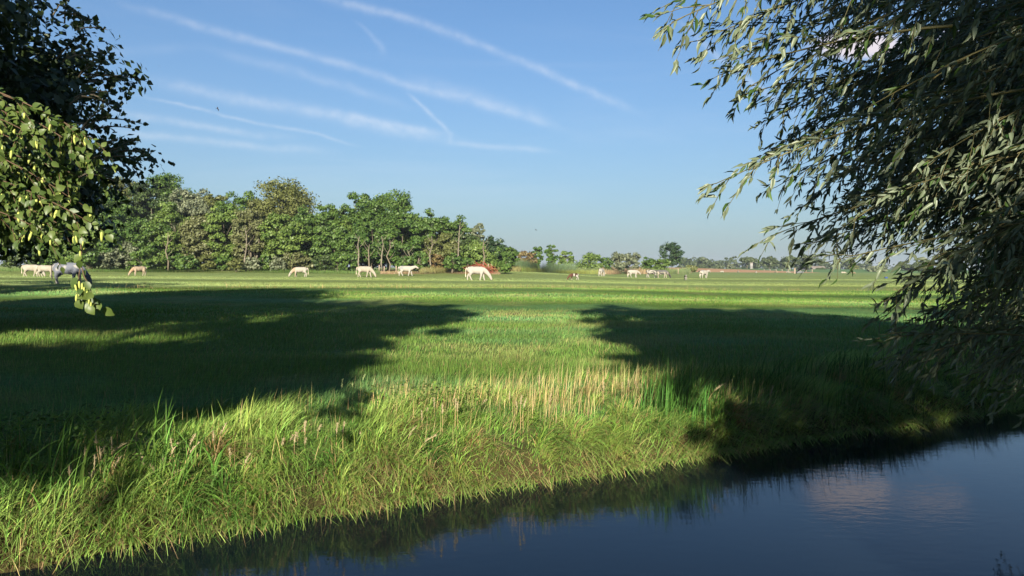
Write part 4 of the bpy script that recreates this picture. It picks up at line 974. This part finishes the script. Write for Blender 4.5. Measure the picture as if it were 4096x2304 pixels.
leaf_cloud_off(wroot, WO, 'willow', LP, LD, LN, LL, LW, M_WILLOW, wr)
o = link('twigs', twg.quad_mesh('twigs', M_TWIG), wroot, -WO); o['kind'] = 'stuff'
mb = MB(); mb.tube([(0,0,-.3),(-.1,.1,1.2),(-.35,.4,2.6),(-.5,.8,4.2),(-.4,1.1,6.2)], [.34,.27,.22,.16,.07], 12)
link('trunk', mb.quad_mesh('trunk', M_BARK), wroot)
for k_, (e, r0) in enumerate([((-3.6,.2,3.9),.075),((-3.0,1.8,3.2),.07),((-2.4,2.6,4.6),.07),((-3.4,1.0,2.2),.05),((-1.8,-.9,4.6),.06),((-2.6,.5,1.6),.045),((-1.6,3.4,3.2),.06),((-2.9,-.2,5.2),.06)]):
    s0 = np.array([-.25,.3,1.5+.35*k_]); e = np.array(e); m_ = (s0+e)/2+np.array([0,0,.5])
    link('limb', MB().tube(bez(s0, m_, e, 9), np.linspace(r0, r0*.25, 9), 7).quad_mesh('limb', M_BARK), wroot)
# upper crown out of the frame keeps the tree whole
V, Fq, tint, C = clump_crown(909, 8.2, 5.2, 4.6, 60, 5000, .07, 'round', .4)
o = link('upper_crown', mkmesh('upper_crown', V+np.array([.6,.6,0]), Fq, M_WILLOW, tint=tint), wroot); o['kind'] = 'stuff'

# ------------------------------------------------------------------ left: dark tree on the far bank, lit birch twigs hanging in front
lr = np.random.default_rng(404)
TX0, TY0 = -14.8, 14.4
root = empty('hazel_tree', (TX0, TY0, float(gz(TX0,TY0)))); tag(root, 'tall dark leafy tree in shade at the left edge, ragged twigs against the sky', 'tree')
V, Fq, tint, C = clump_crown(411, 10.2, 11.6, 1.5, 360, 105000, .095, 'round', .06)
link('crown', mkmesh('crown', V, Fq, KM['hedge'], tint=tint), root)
link('trunk', trunk_mesh(411, 9.6, 1.0, C, .24, M_BARK, 26), root)
hz = float(gz(TX0,TY0))
P_=[];D_=[];N_=[];L_=[]; tw = MB()
twl = [(62,10,98,28),(80,30,101,26),(70,55,107,55),(85,80,148,82),(90,92,112,110),(95,120,138,122),(80,128,115,118),(100,150,122,138),(105,158,137,148),(100,160,148,161),(85,75,108,65),(60,20,80,2),(75,100,110,92),(90,165,125,150),(85,175,118,170),(60,60,95,45)]
def twig_leaves(P, rr, n, size, up=.2, jit=.5):
    f = np.linspace(.12,1,n); pts = np.stack([np.interp(f, np.linspace(0,1,len(P)), P[:,k]) for k in range(3)], -1)
    t_ = (P[-1]-P[0])/np.linalg.norm(P[-1]-P[0]); dl = t_[None]*.5+rr.normal(size=(n,3))*jit+np.array([0,0,up]); nm = rr.normal(size=(n,3))*.5+np.array([0,-.7,.5])
    return pts, dl, nm, size*rr.uniform(.6,1.15,n)
for x0,y0,x1,y1 in twl:
    for rep in range(3):
        Dd = TY0+lr.uniform(-2.2,.8); u0_,v0_ = px_uv(x0+lr.normal()*4, y0+lr.normal()*4); u1_,v1_ = px_uv(x1+(lr.normal()*9-6)*(rep>0), y1+lr.normal()*9*(rep>0))
        a = np.array([u0_*Dd, Dd, EYE+v0_*Dd]); e = np.array([u1_*Dd, Dd+lr.normal()*.2, EYE+v1_*Dd]); P = bez(a, (a+e)/2+np.array([0,0,.12]), e, 7)
        tw.tube(P, np.linspace(.018,.004,7), 4, cap=False)
        q = twig_leaves(P, lr, int(np.linalg.norm(e-a)/.042), .10); P_.append(q[0]);D_.append(q[1]);N_.append(q[2]);L_.append(q[3])
P_=np.vstack(P_);D_=np.vstack(D_);N_=np.vstack(N_);L_=np.concatenate(L_)
off = Vector((TX0,TY0,hz))
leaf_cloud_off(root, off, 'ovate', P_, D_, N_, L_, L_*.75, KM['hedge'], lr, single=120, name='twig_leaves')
o = link('twigs', tw.quad_mesh('twigs', M_BARK), root, -off); o['kind'] = 'stuff'
# low dark bush under it, at the picture's left edge
x, y = -13.1, 15.4
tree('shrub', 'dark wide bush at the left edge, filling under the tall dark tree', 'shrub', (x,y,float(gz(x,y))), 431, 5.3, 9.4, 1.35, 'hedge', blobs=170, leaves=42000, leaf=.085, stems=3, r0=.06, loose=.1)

M_BIRCHL = foliage_mat('birch_leaf', (.042,.075,.016), (.095,.130,.032), .30, .42)
M_CATKIN, b, p = pmat('catkin', (.30,.33,.08), .7)
br = np.random.default_rng(505); BX, BY = -4.6, 3.0
root = empty('birch_tree', (BX, BY, float(gz(BX,BY)))); tag(root, 'birch twigs with green leaves and catkins hanging in sunlight at the left edge', 'tree')
off = Vector(root.location)
mb = MB(); mb.tube([(0,0,-.3),(.03,0,1.5),(-.05,.1,3.4),(.05,.1,5.5),(0,0,7)], [.13,.11,.085,.05,.02], 10); link('trunk', mb.quad_mesh('trunk', M_PALEBARK), root)
P_=[];D_=[];N_=[];L_=[]; tw = MB(); cat = []
mains = [(-25,90,60,120,3.3),(-20,85,98,142,3.2),(-20,92,92,157,3.25),(-30,140,72,199,3.1),(-25,160,60,175,3.3),(-20,170,89,222,3.0),(-30,200,50,235,3.2),(-20,120,50,165,3.4),(-30,110,40,140,3.0),(-20,200,30,228,3.3),(-10,190,72,232,3.4),(-20,150,84,178,3.3),(-30,98,30,128,3.1),(-20,205,12,238,3.3),(0,175,40,215,3.0)]
for x0,y0,x1,y1,Dd in mains:
    (u0_,v0_),(u1_,v1_) = px_uv(x0,y0), px_uv(x1,y1); a = np.array([u0_*Dd, Dd-.15, EYE+v0_*Dd]); e = np.array([u1_*Dd, Dd, EYE+v1_*Dd]); P = bez(a, (a+e)/2+np.array([.02,0,.035]), e, 12)
    link('branch', MB().tube(P, np.linspace(.0036,.0015,12), 6).quad_mesh('branch', M_REDTWIG), root, -off)
    st = np.array([BX+.02, BY+.1, a[2]+.15]); link('bough', MB().tube(bez(st, (st+a)/2+np.array([0,0,.02]), a, 6), np.linspace(.010,.0036,6), 6).quad_mesh('bough', M_REDTWIG), root, -off)
    ln = np.linalg.norm(e-a)
    for q in range(int(ln/.030)):
        f = br.uniform(.1,1); j = f*11; p0 = np.array([np.interp(j, np.arange(12), P[:,k]) for k in range(3)])
        sl = br.uniform(.05,.16); d_ = np.array([br.normal()*.35+.35, br.normal()*.4, -.55-.3*br.random()]); d_ /= np.linalg.norm(d_); e2 = p0+d_*sl
        Q = bez(p0, (p0+e2)/2+np.array([0,0,.012]), e2, 4); tw.tube(Q, [.0016,.0014,.0012,.001], 3, cap=False)
        pt, dl, nm, L = twig_leaves(Q, br, max(3,int(sl/.014)), .034, -.55, .5); P_.append(pt);D_.append(dl);N_.append(nm);L_.append(L)
        P_.append(np.repeat(p0[None],2,0)+br.normal(size=(2,3))*.006); D_.append(np.stack([[br.normal()*.6+.3, br.normal()*.6, br.uniform(-.5,.5)] for _ in range(2)])); N_.append(br.normal(size=(2,3))*.5+np.array([0,-.7,.5])); L_.append(br.uniform(.022,.040,2))
        if br.random() < .75: cat.append((e2 if br.random()<.5 else (p0+e2)/2, br.uniform(.028,.042)))
# the long hanging twig
hang = [(80,228),(82,250),(80,262),(83,285),(95,311)]
Hp = np.array([[px_uv(a_,c_)[0]*3.0, 3.0, EYE+px_uv(a_,c_)[1]*3.0] for a_,c_ in [(78,222),(80,238),(81.5,252),(81,264),(84,276),(90,288),(95,305)]])
link('branch', MB().tube(Hp, np.linspace(.0035,.0015,7), 6).quad_mesh('branch', M_REDTWIG), root, -off)
Hq = np.array([[px_uv(a_,c_)[0]*3.0, 3.0, EYE+px_uv(a_,c_)[1]*3.0] for a_,c_ in [(81,262),(79,275),(78,290),(77,300)]])
link('branch', MB().tube(Hq, np.linspace(.0022,.0012,4), 6).quad_mesh('branch', M_REDTWIG), root, -off)
for a_, c_ in [(80,234),(82,241),(78,246),(83,255),(82,260),(84,270),(79,277),(81,283),(87,281),(90,289),(96,292),(80,291),(84,288),(92,297),(96,300),(94,303),(78,296),(88,292),(93,306),(99,308),(76,300),(86,296),(97,303)]:
    u, v = px_uv(a_, c_); p0 = np.array([u*3.0, 3.0+br.normal()*.02, EYE+v*3.0]); P_.append(p0[None]); D_.append(np.array([[br.normal()*.6,br.normal()*.4,-.9]])); N_.append(np.array([[br.normal()*.4,-1,.3]])); L_.append(np.array([br.uniform(.030,.050)]))
for a_, c_ in [(78.5,236),(83,251),(82,281),(85,283),(78,284),(87,287),(79.5,294),(92,298),(94,302),(95,306),(90,291),(83,289)]:
    u, v = px_uv(a_, c_); cat.append((np.array([u*3.0, 2.98, EYE+v*3.0]), br.uniform(.024,.034)))
P_=np.vstack(P_);D_=np.vstack(D_);N_=np.vstack(N_);L_=np.concatenate(L_)
leaf_cloud_off(root, off, 'ovate', P_, D_, N_, L_, L_*.72, M_BIRCHL, br, single=300)
print('birch leaves', len(P_), 'catkins', len(cat))
o = link('twigs', tw.quad_mesh('twigs', M_REDTWIG), root, -off); o['kind'] = 'stuff'
ck = MB().tube([(0,0,0),(0,0,-.1),(.01,0,-.4),(.015,0,-.75),(.01,0,-1)], [.06,.12,.15,.13,.04], 7).quad_mesh('catkin', M_CATKIN)
for c_, l_ in cat[:290]:
    o = bpy.data.objects.new('catkin', ck); COL.objects.link(o); o.parent = root; o.location = Vector(c_)-off; o.scale = (l_,l_,l_); o.rotation_euler = (br.normal()*.15, br.normal()*.15, br.uniform(0,6))

tree('shrub', 'low bush added out of view on the near bank to shade the bottom corner', 'shrub', (-3.5,1.1,float(gz(-3.5,1.1))), 432, 1.45, 1.7, .02, 'green', blobs=40, leaves=3000, leaf=.05, shape='bush', stems=3, r0=.02)  # unseen bush, added to throw shade on the lower left of the bank
# ------------------------------------------------------------------ trees behind and beside the lens that cast the long shadows
back = [ # x, y, H, width, crown base, seed, leaves
 (-8.6,-10.5,8.3, 9.0, 5.5, 801, 4600),(-9.4,-11,15.0, 10.5, 10.3, 815, 4300),(-17.8,-11,18.0, 10.5, 4.6, 802, 9000),(-24,-12,15.0, 9.0, 4.0, 803, 4000),(-33,-10,14.0, 10, 3.0, 804, 6000),
 (-5.9,-12,15.6, 5.4, 8.4, 805, 6000),(6.0,-9.5,13.4, 9.6, 2.4, 806, 18000),(14.5,-10,14.6, 9.5, 2.0, 807, 9000),(23,-10,13.5, 10, 2.5, 808, 7000),(10,-5.5,9.5, 9.0, .8, 812, 14000),
 (-6.2,-10.0,9.3, 6.0, 5.7, 813, 4600),(3.5,-11,14.8, 6.2, 7.4, 814, 10500),
 (-28.5,23,12.5, 9.0, 1.0, 809, 9000),(-37,26,14.5, 9, 1.0, 810, 7000),(-31,14,9, 8, 1.0, 811, 5000)]
blabs = ['broad low tree behind the lens, left of the gap','high crowned tree above the low one behind the lens','taller tree behind the lens, second from the gap on the left','tree behind the lens, third from the gap on the left','outermost tree behind the lens on the left','slim high crowned tree nearest the gap behind the lens','tree behind the lens right of the gap','tree behind the lens, second from the gap on the right','outermost tree behind the lens on the right','low wide tree beside the willow, behind the lens','low crowned tree filling under the left trees behind the lens','high crowned tree right of the gap behind the lens','left field edge tree whose shadow reaches the grey cow','larger left field edge tree beyond the picture','low left field edge tree nearest the dark hazel']
for (x,y,H,Wd,bs,sd,n), lab in zip(back, blabs):
    tree('broadleaf_tree', lab, 'tree', (x,y,float(gz(x,y))), sd, H, Wd, bs, 'green', blobs=110, leaves=n, leaf=.21, group='trees out of the frame', limbs=12, r0=.16, loose=.2)

print('TRIS', sum((len(m_.loops)-2*len(m_.polygons))*m_.users for m_ in bpy.data.meshes))
# ------------------------------------------------------------------ air
hz_o = link('haze', MB().box((0, 1400, 10.2), (4200, 3000, 27)).quad_mesh('haze', None, False)); tag(hz_o, kind='stuff')
hm = bpy.data.materials.new('haze_air'); hm.use_nodes = True; hn = hm.node_tree; hn.nodes.clear()
vo = hn.nodes.new('ShaderNodeVolumePrincipled'); vo.inputs['Color'].default_value = (.80,.88,1,1); vo.inputs['Density'].default_value = .00021; vo.inputs['Anisotropy'].default_value = .2
oo = hn.nodes.new('ShaderNodeOutputMaterial'); hn.links.new(vo.outputs[0], oo.inputs['Volume']); hz_o.data.materials.append(hm)
SC.cycles.max_bounces = 6; SC.cycles.transparent_max_bounces = 8
